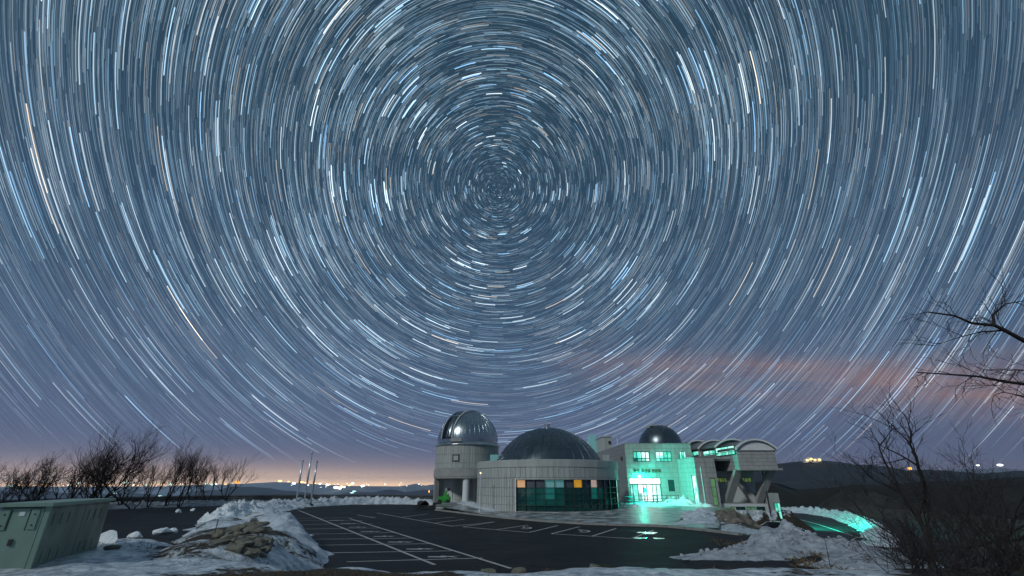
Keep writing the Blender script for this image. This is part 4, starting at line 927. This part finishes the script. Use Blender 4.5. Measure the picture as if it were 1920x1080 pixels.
# boulder wall on the right embankment
bw = thing('boulder_wall', (20.2, 43, -1), 'piled brown boulders holding the slope below the right wing', 'boulder wall')
rg = random.Random(21)
for (u, v, Y, r) in [(1358, 962, 46, .85), (1372, 958, 46.5, .75), (1350, 975, 43, .8), (1368, 974, 44, .9), (1386, 970, 46, .7), (1362, 988, 39, .75), (1378, 986, 41, .8), (1394, 983, 43, .75), (1409, 984, 44, .75), (1356, 992, 37, .55), (1372, 995, 36, .55), (1388, 996, 37, .65), (1404, 997, 38, .6), (1420, 997, 38, .6), (1343, 985, 40, .5), (1436, 999, 36, .5), (1398, 972, 47.5, .6), (1366, 966, 43.5, .6), (1380, 978, 41.5, .65), (1400, 990, 39.5, .6), (1416, 990, 40.5, .55), (1352, 968, 42, .5), (1366, 981, 39, .5), (1384, 991, 37.5, .5)]:
    p = at(u, v + 1, Y); p.z = max(p.z, th(p.x, p.y) + r * .1)
    mesh('boulder', rock(p, r, rg.random(), (1, 1, rg.uniform(.8, 1.1))), 'rock', bw)
for k, (u, v, Y, r) in enumerate([(1288, 978, 37, .55), (1322, 966, 41, .45), (1340, 970, 42, .5), (1310, 985, 36, .35)]):
    tag(mesh('boulder', rock(at(u, v, Y), r, k + 40, (1.5, 1, .6)), 'rock'), ['flat brown rock poking through the snow slope near the kerb', 'small rock high on the snow slope', 'rock in the snow slope beside the boulder wall', 'smallest rock low on the snow slope by the kerb'][k], 'rock', 'rocks in the snow slope')
# stone wall end at the left
sw = thing('stone_wall', (-10.5, 18, .4), 'rough tan stone retaining wall at the end of the left bank', 'stone wall')
rg = random.Random(33)
WALLPX = [(438, 993), (452, 988), (466, 982), (478, 975), (487, 980), (446, 1003), (462, 998), (476, 993), (489, 995), (434, 1018), (450, 1014), (484, 1010), (494, 1012), (442, 1029), (458, 1030), (474, 1026), (488, 1028), (497, 1028), (470, 1037), (488, 1040), (470, 968), (480, 968), (428, 1008), (420, 999), (405, 1004), (412, 1018), (500, 1018), (481, 1019), (468, 1007), (455, 1021)]
for (u, v) in [(u + du, v + dv) for (u, v) in WALLPX for (du, dv) in ((0, 0), (rg.uniform(4, 9), rg.uniform(-6, 6)))]:
    p = hit(u, v + 3); s_ = p.y / 17
    mesh('stone', rock(p + Vector((0, 0, .02)), rg.choice([.13, .16, .2, .25, .3]) * s_, rg.random(), (1.3, 1.1, rg.uniform(.5, .85))), 'rock_tan', sw)
p = hit(462, 1019); mesh('hollow_shade', rock(p + Vector((0, -.1, .05)), .27, 3.3, (1.15, .8, .7)), 'dark_metal', sw)  # near-black solid lump painted in for the shade of a gap
for k, (u, v, z, r, lb) in enumerate([(702, 1056.5, 1.2, .16, 'left'), (915, 1057.5, 1.22, .13, 'middle')]): pass
for k, (u, v, r, lb) in enumerate([(580, 1021, .28, 'lone pale snow lump at the edge of the parking bays'), (300, 1001, .45, 'tall snow chunk on the near verge of the left road'), (325, 999, .3, 'small snow chunk beside the tall one on the road verge'), (255, 1008, .38, 'pointed snow chunk on the verge right of the cabinet'), (205, 1017, .55, 'large snow chunk against the cabinet side'), (333, 961, .42, 'lone snow lump lying on the dark left road'), (362, 957.5, .28, 'small snow lump farther along the left road')]):
    zz = 0.05 if k in (0, 5, 6) else 0.55
    p = hit(u, v) if k in (1, 2, 3, 4) else gnd(u, v, zz); zz = p.z; s_ = (p.y / 60 if k in (5, 6) else p.y / 26)
    tag(mesh('snow_chunk', rock((p.x, p.y, zz + r * .2), r * s_, 60 + k, (1.3, 1, .8)), 'snow_clean'), lb, 'snow chunk', 'loose snow chunks')
for k, (u, v, r, lb) in enumerate([(915, 1062, .13, 'small pale stone on the near snow edge below the bay line'), (972, 1063, .15, 'flat pale stone on the near snow edge at the end of the long bay line'), (1115, 1066, .14, 'grey stone on the near snow edge in the middle'), (1435, 1068, .22, 'dark flat stone in the snow at the foot of the big mound'), (205, 1046, .16, 'dark stone in the snow in front of the cabinet')]):
    p = at(u, v, 10.6 if k < 3 else 11.5 if k == 3 else 12.4); zt = th(p.x, p.y)
    tag(mesh('stone', rock((p.x, p.y, zt + r * .25), r, 80 + k, (1.6, 1, .7)), 'rock_tan' if k < 3 else 'rock'), lb, 'stone', 'loose stones')

# ------------------------------------------------------------------ guard rail
gr = thing('guard_rail', (-30, 71, 0), 'dark guard rail curving round the edge of the plateau', 'guard rail')
gp = []
for a, b in zip(RAIL[:-1], RAIL[1:]):
    L = math.dist(a, b); k = max(1, round(L / 2.0))
    for i in range(k): gp.append(Vector((a[0] + (b[0] - a[0]) * i / k, a[1] + (b[1] - a[1]) * i / k, 0.0)))
for zz in (0.55, 0.80, 1.05):
    V, F = tube([p + Vector((0, 0, zz)) for p in gp], .13, 4); mesh('beam', (V, F), 'rail_metal', gr)
for p in gp: mesh('post', box(p.x - .06, p.x + .06, p.y - .06, p.y + .06, -.4, 1.16), 'rail_metal', gr)

# ------------------------------------------------------------------ flagpoles
for (ub, vb, ut, vt, lb) in [(554, 949, 565, 866, 'left of the three silver flagpoles'), (569, 949, 581, 851, 'tallest silver flagpole, in the middle of three'), (582, 947, 591, 867, 'right of the three silver flagpoles')]:
    p = at(ub, vb, 60); tpt = at(ut, vt, 60); H_ = tpt.z
    f_ = thing('flagpole', (p.x, 60, 0), lb + ' behind the far snow bank', 'flagpole', 'flagpoles')
    mesh('base', lathe([(.32, -.1), (.32, .25), (.18, .35), (0, .35)], (p.x, 60), 12), 'dark_metal', f_)
    mesh('pole', tube([(p.x, 60, .3), (p.x, 60, H_ * .45), (p.x, 60, H_ * .46), (p.x, 60, H_)], [.10, .095, .13, .11], 10), 'pole_metal', f_, True)
    mesh('finial', ico((p.x, 60, H_ + .1), .15, 1, 1, 2), 'steel', f_, True)

# ------------------------------------------------------------------ lamp post by the round hall
p = at(899.5, 952, 45.5); lpz = at(900, 887, 45.5).z
lamp = thing('lamp_post', (p.x, 45.5, .1), 'slim white lamp post with a small glowing head left of the round hall', 'lamp post')
mesh('post', tube([(p.x, 45.5, .1), (p.x, 45.5, lpz - .1)], .05, 8), 'white_trim', lamp)
mesh('base', lathe([(.12, .1), (.12, .3), (0, .32)], (p.x, 45.5), 10), 'white_trim', lamp)
lh = mesh('lamp_head', ico((p.x, 45.5, lpz), .09, 1, 1, 2), 'lamp_warm', lamp, True)
mesh('arm', tube([(p.x, 45.5, lpz), (p.x + .3, 45.5, lpz - .03)], .025, 6), 'white_trim', lh)

# ------------------------------------------------------------------ utility cabinet
F0 = Vector((-9.95, 10.0, 0)); B0 = Vector((-11.2, 12.9, 0)); sdir = (B0 - F0).normalized(); wdir = Vector((-sdir.y, sdir.x, 0)); CL = (B0 - F0).length; CW = 0.78; z0c, z1c = 1.02, 2.40
uc = thing('utility_cabinet', (-10.9, 11.3, z0c), 'large sage green metal utility cabinet standing in the snow', 'cabinet')
co = F0 + Vector((0, 0, 0)); side_n = -wdir; front_n = -sdir
mesh('body', obox(co, sdir, side_n, 0.02, CL - .02, z0c, z1c, -CW, -.02), 'cabinet_shaded', uc)
for (a, b) in ((0.03, CL * .54), (CL * .54 + .025, CL - .03)):
    pnl = mesh('side_panel', obox(co, sdir, side_n, a, b, z0c + .10, z1c - .07, -.02, .0), 'cabinet_shaded', uc)
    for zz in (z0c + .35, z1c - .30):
        q_ = mesh('louvre', join(*[obox(co, sdir, side_n, a + .25 + k * .34, a + .29 + k * .34, zz - .12, zz + .12, .0, .012) for k in range(3)]), 'cabinet_shaded', pnl); q_['kind'] = 'stuff'
mesh('plinth', obox(co, sdir, side_n, -.03, CL + .03, z0c - .25, z0c + .05, -CW - .03, .03), 'concrete', uc)
mesh('corner_trim', obox(co, sdir, side_n, -.03, .03, z0c + .06, z1c - .02, -.06, .025), 'cabinet_green', uc)
lid = mesh('lid', join(obox(co, sdir, side_n, -.10, CL + .07, z1c - .02, z1c + .05, -CW - .07, .07)), 'cabinet_green', uc)
fd = mesh('front_door', obox(co, -wdir, front_n, -CW + .03, -.07, z0c + .07, z1c - .06, -.02, .03), 'cabinet_green', uc)
fo_, fu_, fn_ = co, wdir, front_n
for x in (.13, .60):
    hg = mesh('hinge', obox(fo_, fu_, fn_, x, x + .13, z1c - .46, z1c - .07, .03, .05), 'cabinet_green', fd)
mesh('lock', obox(fo_, fu_, fn_, .40, .46, z0c + .62, z0c + .74, .03, .06), 'dark_metal', fd)
mesh('name_plate', obox(fo_, fu_, fn_, .36, .45, z1c - .20, z1c - .12, .03, .04), 'plate_white', fd)
for x in (.275, .57): mesh('recess_shade', obox(fo_, fu_, fn_, x, x + .015, z1c - .48, z1c - .07, .03, .034), 'dark_metal', fd)  # dark strips on the door face stand in for recess shade
q_ = mesh('bolt', join(*[ico(tuple(fo_ + fu_ * x + fn_ * .055 + Vector((0, 0, z))), .016, 1, 1) for x in (.195, .665) for z in (z1c - .17, z1c - .38)]), 'dark_metal', fd); q_['kind'] = 'stuff'

# ------------------------------------------------------------------ green machine in the tower bay
p = at(836, 946, 60.2); gz_ = .38
sb = thing('snow_blower', (p.x, 58.6, gz_), 'bright green wheeled machine parked under the tower', 'machine')
px, py = p.x, 58.6
mesh('body', bbox(px - .75, px + .75, py - .45, py + .5, gz_ + .18, gz_ + .85, .08), 'green_paint', sb)
mesh('engine_hood', bbox(px - .1, px + .55, py - .3, py + .3, gz_ + .8, gz_ + 1.15, .08), 'green_paint', sb)
mesh('chute', tube([(px + .05, py - .1, gz_ + .9), (px + .15, py - .1, gz_ + 1.35), (px + .38, py - .15, gz_ + 1.6)], [.16, .14, .12], 8), 'green_paint', sb)
mesh('chute_cap', ico((px + .5, py - .15, gz_ + 1.68), .18, 1.2, .9, 2), 'rubber', sb, True)
for sx in (-.5, .5): mesh('wheel', tube([(px + sx, py - .6, gz_ + .26), (px + sx, py - .42, gz_ + .26)], .26, 14), 'rubber', sb)

# black covered equipment beside the tower
p = gnd(792, 954.5); q = gnd(808, 956.5)
bk = thing('covered_cart', (p.x, p.y, 0), 'low black cart with a rounded load left of the tower', 'cart')
mesh('load', rock((p.x, p.y + .3, .62), .75, 5, (1.35, .8, .62), 3), 'rubber', bk, True)
mesh('bed', bbox(p.x - 1.0, p.x + 2.1, p.y - .3, p.y + .7, .25, .38, .03), 'rubber', bk)
mesh('tow_box', bbox(p.x + 1.2, p.x + 2.1, p.y - .2, p.y + .5, .38, .7, .06), 'rubber', bk)
for sx in (-.5, 1.3): mesh('wheel', tube([(p.x + sx, p.y - .45, .24), (p.x + sx, p.y - .3, .24)], .24, 14), 'rubber', bk)

# ------------------------------------------------------------------ parked car on the lower level
def car():
    C = Vector((26.2, 46.2, LOWZ + .02)); a = R(-28); root = thing('parked_car', C, 'black car parked behind the snow mound below the right wing', 'car')
    M_ = Matrix.Translation(C) @ Matrix.Rotation(a, 4, 'Z')
    def P(v): return [tuple(M_ @ Vector(q)) for q in v]
    prof = [(-2.2, .35), (-2.25, .75), (-2.05, .98), (-1.55, 1.06), (-.95, 1.44), (.15, 1.48), (.95, 1.08), (1.85, .95), (2.2, .75), (2.25, .40), (1.9, .28), (-1.9, .28)]
    def body(ws):
        V = []; n = len(prof); F = []
        for (y, k) in ws:
            for (x, z) in prof:
                zz = z; yy = y * (1 - .18 * max(0, (z - .95) / .5)); V.append((x * k, yy, zz))
        m = len(ws)
        for i in range(m - 1):
            for j in range(n): F.append((i * n + j, i * n + (j + 1) % n, (i + 1) * n + (j + 1) % n, (i + 1) * n + j))
        F += [tuple(range(n - 1, -1, -1)), tuple((m - 1) * n + j for j in range(n))]; return V, F
    v, f = body([(-.88, .97), (-.80, 1.0), (0, 1.01), (.80, 1.0), (.88, .97)]); mesh('body', (P(v), f), 'car_paint', root, True)
    for s in (-1, 1):
        v = [(-.9, s * .86, 1.05), (.75, s * .86, 1.08), (.1, s * .78, 1.42), (-.85, s * .78, 1.40)]; v2 = [(x, y + s * .02, z) for x, y, z in v]
        mesh('side_window', (P(v + v2), [(0, 1, 2, 3), (7, 6, 5, 4), (0, 4, 5, 1), (1, 5, 6, 2), (2, 6, 7, 3), (3, 7, 4, 0)]), 'car_glass', root)
        for x in (-1.4, 1.38):
            w = mesh('wheel', tube(P([(x, s * .68, .33), (x, s * .90, .33)]), .33, 18), 'rubber', root); mesh('rim', tube(P([(x, s * .89, .33), (x, s * .915, .33)]), .2, 12), 'steel', w)
        v, f = bbox(2.02, 2.24, s * .66 - .17, s * .66 + .17, .66, .80, .04); mesh('headlight', (P(v), f), 'headlight' if s < 0 else 'car_glass', root)
    v = [(.18, -.72, 1.475), (.18, .72, 1.475), (.93, .80, 1.10), (.93, -.80, 1.10)]; v2 = [(x + .015, y, z + .02) for x, y, z in v]
    mesh('windscreen', (P(v + v2), [(3, 2, 1, 0), (4, 5, 6, 7), (0, 1, 5, 4), (1, 2, 6, 5), (2, 3, 7, 6), (3, 0, 4, 7)]), 'car_glass', root)
car()

# ------------------------------------------------------------------ bare trees
class TB:
    def __init__(s): s.V = []; s.F = []; s.n = 0
    def tube(s, pts, rad, k):
        v, f = tube(pts, rad, k, False); b = s.n; s.V += v; s.F += [tuple(i + b for i in q) for q in f]; s.n += len(v)
def grow(rg, tb_thick, tb_thin, p, d, L, r, depth, up, spread, kids, wig=.16):
    n = 5 if depth > 1 else 4; pts = [p.copy()]; dd = d.copy(); rad = [r]
    for i in range(n):
        dd = (dd + Vector((rg.gauss(0, wig), rg.gauss(0, wig), rg.gauss(0, wig) + up * .10))).normalized()
        pts.append(pts[-1] + dd * L / n); rad.append(r * (1 - .62 * (i + 1) / n))
    (tb_thick if r > .022 else tb_thin).tube(pts, rad, 6 if r > .05 else 4 if r > .02 else 3)
    if depth == 0: return
    for c in range(kids):
        t = rg.uniform(.28, 1.0) if c else 1.0; s = t * n; i = min(int(s), n - 1); q = pts[i].lerp(pts[i + 1], s - i)
        ax = Vector((rg.gauss(0, 1), rg.gauss(0, 1), rg.gauss(0, 1))).cross(dd)
        if ax.length < 1e-3: continue
        ang = rg.uniform(.45, 1.0) * spread * (.5 if c == 0 else 1); nd = Matrix.Rotation(ang, 3, ax.normalized()) @ dd
        nd = (nd + Vector((0, 0, up * .35))).normalized()
        grow(rg, tb_thick, tb_thin, q, nd, L * rg.uniform(.52, .80), max(.0045, r * rg.uniform(.45, .62)), depth - 1, up, spread, kids, wig)
def tree(name, base, stems, label, group, seed, depth=4, kids=4, up=.5, spread=.75, cat='tree'):
    rg = random.Random(seed); root = thing(name, base, label, cat, group); a, b = TB(), TB()
    for (dirv, L, r) in stems: grow(rg, a, b, Vector(base) + Vector((rg.uniform(-.15, .15), rg.uniform(-.15, .15), -.15)), Vector(dirv).normalized(), L, r, depth, up, spread, kids)
    mesh('trunk', (a.V, a.F), 'bark', root, True)
    if b.n: mesh('crown', (b.V, b.F), 'twig', root)
    return root
ORD = ['first', 'second', 'third', 'fourth', 'fifth', 'sixth', 'seventh', 'eighth', 'ninth', 'tenth', 'eleventh', 'twelfth', 'thirteenth', 'fourteenth', 'fifteenth']
LT = [(4, 868, 44), (34, 872, 47), (62, 866, 48), (98, 852, 47), (132, 842, 50), (168, 834, 47), (196, 838, 52), (226, 850, 55), (250, 853, 54), (276, 858, 57), (310, 846, 58), (336, 836, 58), (358, 852, 61), (384, 846, 63), (414, 858, 64)]
for k, (u, v, Y) in enumerate(LT):
    rg = random.Random(100 + k); tp = at(u, v, Y); zb = max(-2.5, th(tp.x, Y)) ; base = (at(u, 950, Y).x, Y, zb)
    Ht = (tp.z - zb) * rg.choice([.78, .9, 1, 1, 1.06]); nst = rg.choice([2, 3, 3, 4]); stems = [((rg.uniform(-.45, .45), rg.uniform(-.3, .3), 1), Ht * rg.uniform(.42, .56), rg.uniform(.06, .10) * (1.25 if k in (5,) else 1)) for _ in range(nst)]
    if k == 5: stems.append(((.55, 0, 1), Ht * .6, .11))
    if k == 14: stems.append(((.75, 0, 1), Ht * .55, .08))
    lb = 'bare tree, %s from the left in the row behind the guard rail' % ORD[k]
    if k == 14: lb = 'last bare tree at the right end of the row behind the guard rail'
    tree('bare_tree', base, stems, lb, 'bare trees behind the guard rail', 200 + k, depth=4, kids=rg.choice([3, 4, 4, 5]), up=rg.uniform(.3, .65), spread=rg.uniform(.5, .85))

# right foreground trees
def gz2(u, v, Y): p = at(u, v, Y); return (p.x, Y, th(p.x, Y))
b1 = gz2(1716, 1000, 15.5)
tp = at(1690, 742, 15.5).z - b1[2]
tree('bare_tree', b1, [((-.02, 0, 1), tp * .46, .12), ((.42, .1, 1), tp * .42, .085), ((-.12, .0, 1), tp * .34, .05), ((.62, -.1, .9), tp * .36, .055)], 'forked bare tree at the right, in front of the orange hill light', None, 414, depth=5, kids=3, up=.22, spread=.9)
b2 = gz2(1800, 1000, 17.0); tp = at(1800, 800, 17).z - b2[2]
tree('bare_tree', b2, [((.02, 0, 1), tp * .42, .08), ((-.35, 0, 1), tp * .36, .05), ((.4, .1, 1), tp * .34, .05)], 'bare tree between the forked tree and the right picture edge', None, 412, depth=5, kids=3, up=.3, spread=.8)
b3 = gz2(1900, 1000, 14.0); tp = at(1900, 790, 14).z - b3[2]
tree('bare_tree', b3, [((-.12, 0, 1), tp * .44, .08), ((.3, 0, 1), tp * .36, .06), ((-.5, .1, 1), tp * .32, .05)], 'bare tree cut by the right picture edge', None, 413, depth=5, kids=3, up=.3, spread=.8)
# overhanging branches of a tree standing just outside the frame
ot = thing('overhanging_tree', (12.6, 8.6, th(12.6, 8.6)), 'dark branches reaching in from beyond the right edge', 'tree')
a, b = TB(), TB(); rg = random.Random(77)
zt = th(12.6, 8.6)
a.tube([Vector((12.6, 8.6, zt - .2)), Vector((12.5, 8.65, 2.5)), Vector((12.6, 8.6, 5.0)), Vector((12.9, 8.7, 7.5))], [.20, .17, .13, .08], 8)
def limb(px, Y, r):
    pts = [at(u, v, Y) for u, v in px]; a.tube(pts, [r * (1 - .75 * i / (len(pts) - 1)) for i in range(len(pts))], 6)
    for i in range(1, len(pts)):
        for c in range(2):
            q = pts[i - 1].lerp(pts[i], rg.random()); d = (pts[i] - pts[i - 1]).normalized(); ax = Vector((rg.gauss(0, .3), 1, rg.gauss(0, .3)))
            nd = Matrix.Rotation(rg.choice([-1, 1]) * rg.uniform(.3, .8), 3, ax.normalized()) @ d
            grow(rg, a, b, q, nd, rg.uniform(.35, .7) * (1 - .06 * i), .010, 2, .0, .7, 3, .14)
limb([(2080, 700), (1990, 655), (1925, 642), (1880, 617), (1864, 610), (1822, 606), (1790, 592), (1740, 585)], 8.4, .055)
limb([(1864, 610), (1862, 590), (1885, 570), (1925, 563)], 8.4, .03)
limb([(2060, 735), (1990, 726), (1920, 720), (1880, 715), (1836, 706), (1780, 702), (1720, 698)], 8.2, .042)
limb([(2020, 705), (1960, 696), (1920, 694), (1842, 693)], 8.6, .022)
limb([(1880, 620), (1840, 622), (1800, 632), (1745, 650)], 8.5, .018)
limb([(2080, 660), (2050, 760), (1980, 770), (1915, 742), (1880, 735)], 8.7, .03)
a.tube([Vector((12.6, 8.6, 4.6)), at(2080, 700, 8.4)], [.10, .06], 6); a.tube([Vector((12.55, 8.62, 4.2)), at(2060, 735, 8.2)], [.09, .045], 6)
a.tube([at(2080, 700, 8.4), at(2020, 705, 8.6)], [.04, .024], 6)
mesh('trunk', (a.V, a.F), 'bark', ot, True); mesh('crown', (b.V, b.F), 'twig', ot)

# shrubs in the thicket on the right slope
SL2 = ['leaning over the snow at the bottom, right of the picture centre', 'at the very bottom right corner', 'just left of the bottom right corner', 'at the lower edge below the middle tree', 'at the lower edge below the forked tree']
SL = ['at the foot of the forked tree', 'close behind the forked tree trunk', 'in front of the forked tree', 'between the forked tree and the middle tree', 'in front of the middle tree', 'right of the middle tree', 'at the foot of the edge tree', 'lowest at the right corner', 'behind the forked tree', 'behind the middle tree', 'at the left end of the thicket below the road', 'beside the snow corner', 'in the lower right near the snow', 'at the far right behind the edge tree']
for k, (u, Y) in enumerate([(1715, 16.5), (1700, 19), (1745, 12.5), (1770, 17), (1815, 13), (1855, 16), (1890, 12), (1910, 10), (1735, 22), (1800, 22), (1690, 15), (1705, 12), (1785, 10.5), (1880, 20)]):
    rg = random.Random(300 + k); bb = gz2(u, 1010, Y)
    st_ = [((rg.uniform(-.8, .8), rg.uniform(-.5, .5), 1), rg.uniform(.7, 1.15), .022) for _ in range(4)]
    tree('bare_shrub', bb, st_, 'dark leafless shrub ' + SL[k], 'shrubs in the right thicket', 500 + k, depth=3, kids=3, up=.25, spread=.8, cat='shrub')
for k, (u, Y) in enumerate([(1690, 9.6), (1900, 8.0), (1860, 9.0), (1800, 8.6), (1740, 9.2)]):
    rg = random.Random(350 + k); bb = gz2(u, 1060, Y)
    st_ = [((rg.uniform(-.9, .9), rg.uniform(-.5, .5), 1), rg.uniform(.45, .8), .014) for _ in range(5)]
    tree('bare_shrub', bb, st_, 'dark leafless shrub ' + SL2[k], 'shrubs in the right thicket', 560 + k, depth=3, kids=4, up=.2, spread=.85, cat='shrub')
# thin saplings
for k, (u, v0, v1, Y, lb) in enumerate([(397, 1022, 985, 15.5, 'thin lone dead stem standing on the left bank'), (1552, 1045, 1000, 17, 'thin dead stem on the brown slope right of the mound')]):
    p = at(u, v0, Y); zt = th(p.x, Y); tag(mesh('dead_stem', tube([(p.x, Y, zt - .1), (p.x + .03, Y, zt + .5), (p.x + .05, Y, at(u, v1, Y).z)], [.014, .012, .006], 5), 'twig'), lb, 'stem')

# ------------------------------------------------------------------ dry grass
def grass(name, spots, label, n, h, seed):
    g = np.random.default_rng(seed); S = np.array([sp[:3] for sp in spots]).repeat([sp[3] for sp in spots], axis=0); k = len(S)
    t = g.uniform(0, 2 * PI, k); q = S[:, 2] * np.sqrt(g.random(k)); X = S[:, 0] + q * np.cos(t); Y = S[:, 1] + q * np.sin(t) * .8; Z = terrain(X, Y) - .02
    hh = h * g.uniform(.4, 1.1, k); bx, by = g.normal(0, .35, k) * hh, g.normal(0, .35, k) * hh; ca_, sa_ = .006 * np.cos(t * 3), .006 * np.sin(t * 3)
    V = np.stack([np.stack([X - ca_, Y - sa_, Z], -1), np.stack([X + ca_, Y + sa_, Z], -1), np.stack([X + bx * .5, Y + by * .5, Z + hh * .65], -1), np.stack([X + bx, Y + by, Z + hh * .9], -1)], 1).reshape(-1, 3)
    F = []
    for b in range(0, 4 * k, 4): F += [(b, b + 1, b + 2), (b + 1, b + 3, b + 2)]
    tag(mesh(name, (V.tolist(), F), 'dry_grass'), label, 'grass', kind='stuff')
rg = random.Random(9); sp_ = []
for _ in range(60): x = rg.uniform(-5.5, -0.5); sp_.append((x, rg.uniform(8.4, 9.3), .22, 22))
for _ in range(70): sp_.append((rg.uniform(-12, -5.5), rg.uniform(12, 16.5), .3, 22))
for _ in range(22): sp_.append((rg.uniform(-5, 8), rg.uniform(10.0, 11.2), .12, 9))
grass('dead_grass', sp_, 'tufts of dead brown grass poking through the near snow', 0, .10, 4)
sp_ = []
for _ in range(170): x = rg.uniform(10.5, 21); y = rg.uniform(11, 25); sp_.append((x, y, .5, 30))
grass('dead_grass', sp_, 'dead brown grass on the slope right of the snow mound', 0, .32, 5)

# ------------------------------------------------------------------ star trails
def stars(n=125000, Rr=90000.0):
    P = np.array(ray(935, 352)); P /= np.linalg.norm(P); A_ = np.cross(P, [0, 0, 1.0]); A_ /= np.linalg.norm(A_); B_ = np.cross(P, A_)
    g = np.random.default_rng(42)
    cr_ = g.uniform(-.85, 1, n); k_ = n // 32; cr_[:k_] = np.cos(np.abs(g.normal(0, R(17), k_))); r = np.arccos(cr_); ph = g.uniform(0, 2 * PI, n)
    # stars bunch in a faint band and in loose clusters
    amp = 0.046 * (g.random(n) + 1e-5) ** (-1 / 1.55); amp = np.minimum(amp, 1.0); amp[:k_] *= .75
    clump = fbm(r * 6.0 + 31, ph * 5.0 + 9, 4); amp *= np.clip(1 + 0.75 * clump, .5, 1.6); amp *= np.clip((.50 / np.sin(r + .02)) ** .6, .74, 1.2)  # slow-moving stars near the pole burn in brighter
    px = 1 / 800.0; w = px * np.clip(0.68 + 0.56 * np.sqrt(amp), 0.74, 1.25)
    w = w * np.where(r > .02, 1, .6) * (.28 + .72 * np.clip(np.cos(r), .05, 1))
    S = 5; L = R(10.3); tt = np.linspace(-.5, .5, S + 1) * L
    warm = g.random(n); col = np.empty((n, 3)); col[:] = (0.45, 0.75, 1.0)
    col[warm < .40] = (0.76, 0.91, 1.0); col[(warm > .94)] = (1.0, 0.84, 0.64); col[(warm > .80) & (warm <= .94)] = (.28, .60, 1.0)
    PH = ph[:, None] + tt[None, :]; V = np.empty((n, S + 1, 2, 3)); rad = Rr * (1 + .06 * g.random(n))
    for k, sgn in ((0, -.5), (1, .5)):
        rr_ = (r + sgn * w)[:, None]
        V[:, :, k, :] = (np.cos(rr_)[..., None] * P + np.sin(rr_)[..., None] * (np.cos(PH)[..., None] * A_ + np.sin(PH)[..., None] * B_)) * rad[:, None, None]
    el_ = np.arcsin(V[..., 2] / rad[:, None, None]); keep = el_.max(axis=(1, 2)) > R(1.2)
    ext = np.exp(-0.14 / (np.maximum(el_, 0) + 0.012)) * 1.3 * np.clip((el_ - R(1.6)) / R(4), 0, 1)
    ext = ext ** np.where(amp > .38, .5, 1.0)[:, None, None]  # the brightest stars survive the thick air longest
    C = amp[:, None, None, None] * col[:, None, None, :] * ext[..., None]
    V = V[keep]; C = C[keep]; m = len(V)
    V[..., 2] += EYE
    me = bpy.data.meshes.new('star_trails'); nv = m * (S + 1) * 2
    me.vertices.add(nv); me.vertices.foreach_set('co', V.reshape(-1).astype(np.float32))
    b = (np.arange(m) * (S + 1) * 2)[:, None] + (np.arange(S) * 2)[None, :]
    F = np.stack([b, b + 1, b + 3, b + 2], -1).reshape(-1, 4)
    me.loops.add(F.size); me.loops.foreach_set('vertex_index', F.ravel().astype(np.int32)); me.polygons.add(len(F))
    me.polygons.foreach_set('loop_start', np.arange(0, F.size, 4, dtype=np.int32)); me.polygons.foreach_set('loop_total', np.full(len(F), 4, np.int32)); me.update(calc_edges=True)
    ca_ = me.attributes.new('glow', 'FLOAT_COLOR', 'POINT'); c4 = np.ones((nv, 4), np.float32); c4[:, :3] = C.reshape(-1, 3); ca_.data.foreach_set('color', c4.ravel())
    mt = bpy.data.materials.new('starlight'); mt.use_nodes = True; MATS['starlight'] = mt; n_ = mt.node_tree.nodes; l_ = mt.node_tree.links; n_.clear()
    at_ = n_.new('ShaderNodeAttribute'); at_.attribute_name = 'glow'; e_ = n_.new('ShaderNodeEmission'); t_ = n_.new('ShaderNodeBsdfTransparent'); a_ = n_.new('ShaderNodeAddShader'); o_ = n_.new('ShaderNodeOutputMaterial')
    l_.new(at_.outputs['Color'], e_.inputs[0]); l_.new(e_.outputs[0], a_.inputs[0]); l_.new(t_.outputs[0], a_.inputs[1]); l_.new(a_.outputs[0], o_.inputs[0]); mt.cycles.emission_sampling = 'NONE'
    o = link('star_trails', me, 'starlight'); tag(o, 'pale star trails circling the pole across the whole night sky', 'stars', kind='stuff')
stars()

# ------------------------------------------------------------------ haze
HAZE = 3.6e-5
if HAZE:
    hm = bpy.data.materials.new('haze'); hm.use_nodes = True; MATS['haze'] = hm; n_ = hm.node_tree.nodes; l_ = hm.node_tree.links; n_.clear()
    v_ = n_.new('ShaderNodeVolumePrincipled'); v_.inputs['Color'].default_value = (.62, .78, 1.0, 1); v_.inputs['Density'].default_value = HAZE; v_.inputs['Anisotropy'].default_value = .2
    o_ = n_.new('ShaderNodeOutputMaterial'); l_.new(v_.outputs[0], o_.inputs['Volume'])
    hz = mesh('haze', box(-21500, 21500, -21500, 21500, -560, 230), 'haze'); tag(hz, 'pale bluish night haze over the valleys', 'haze', kind='stuff')
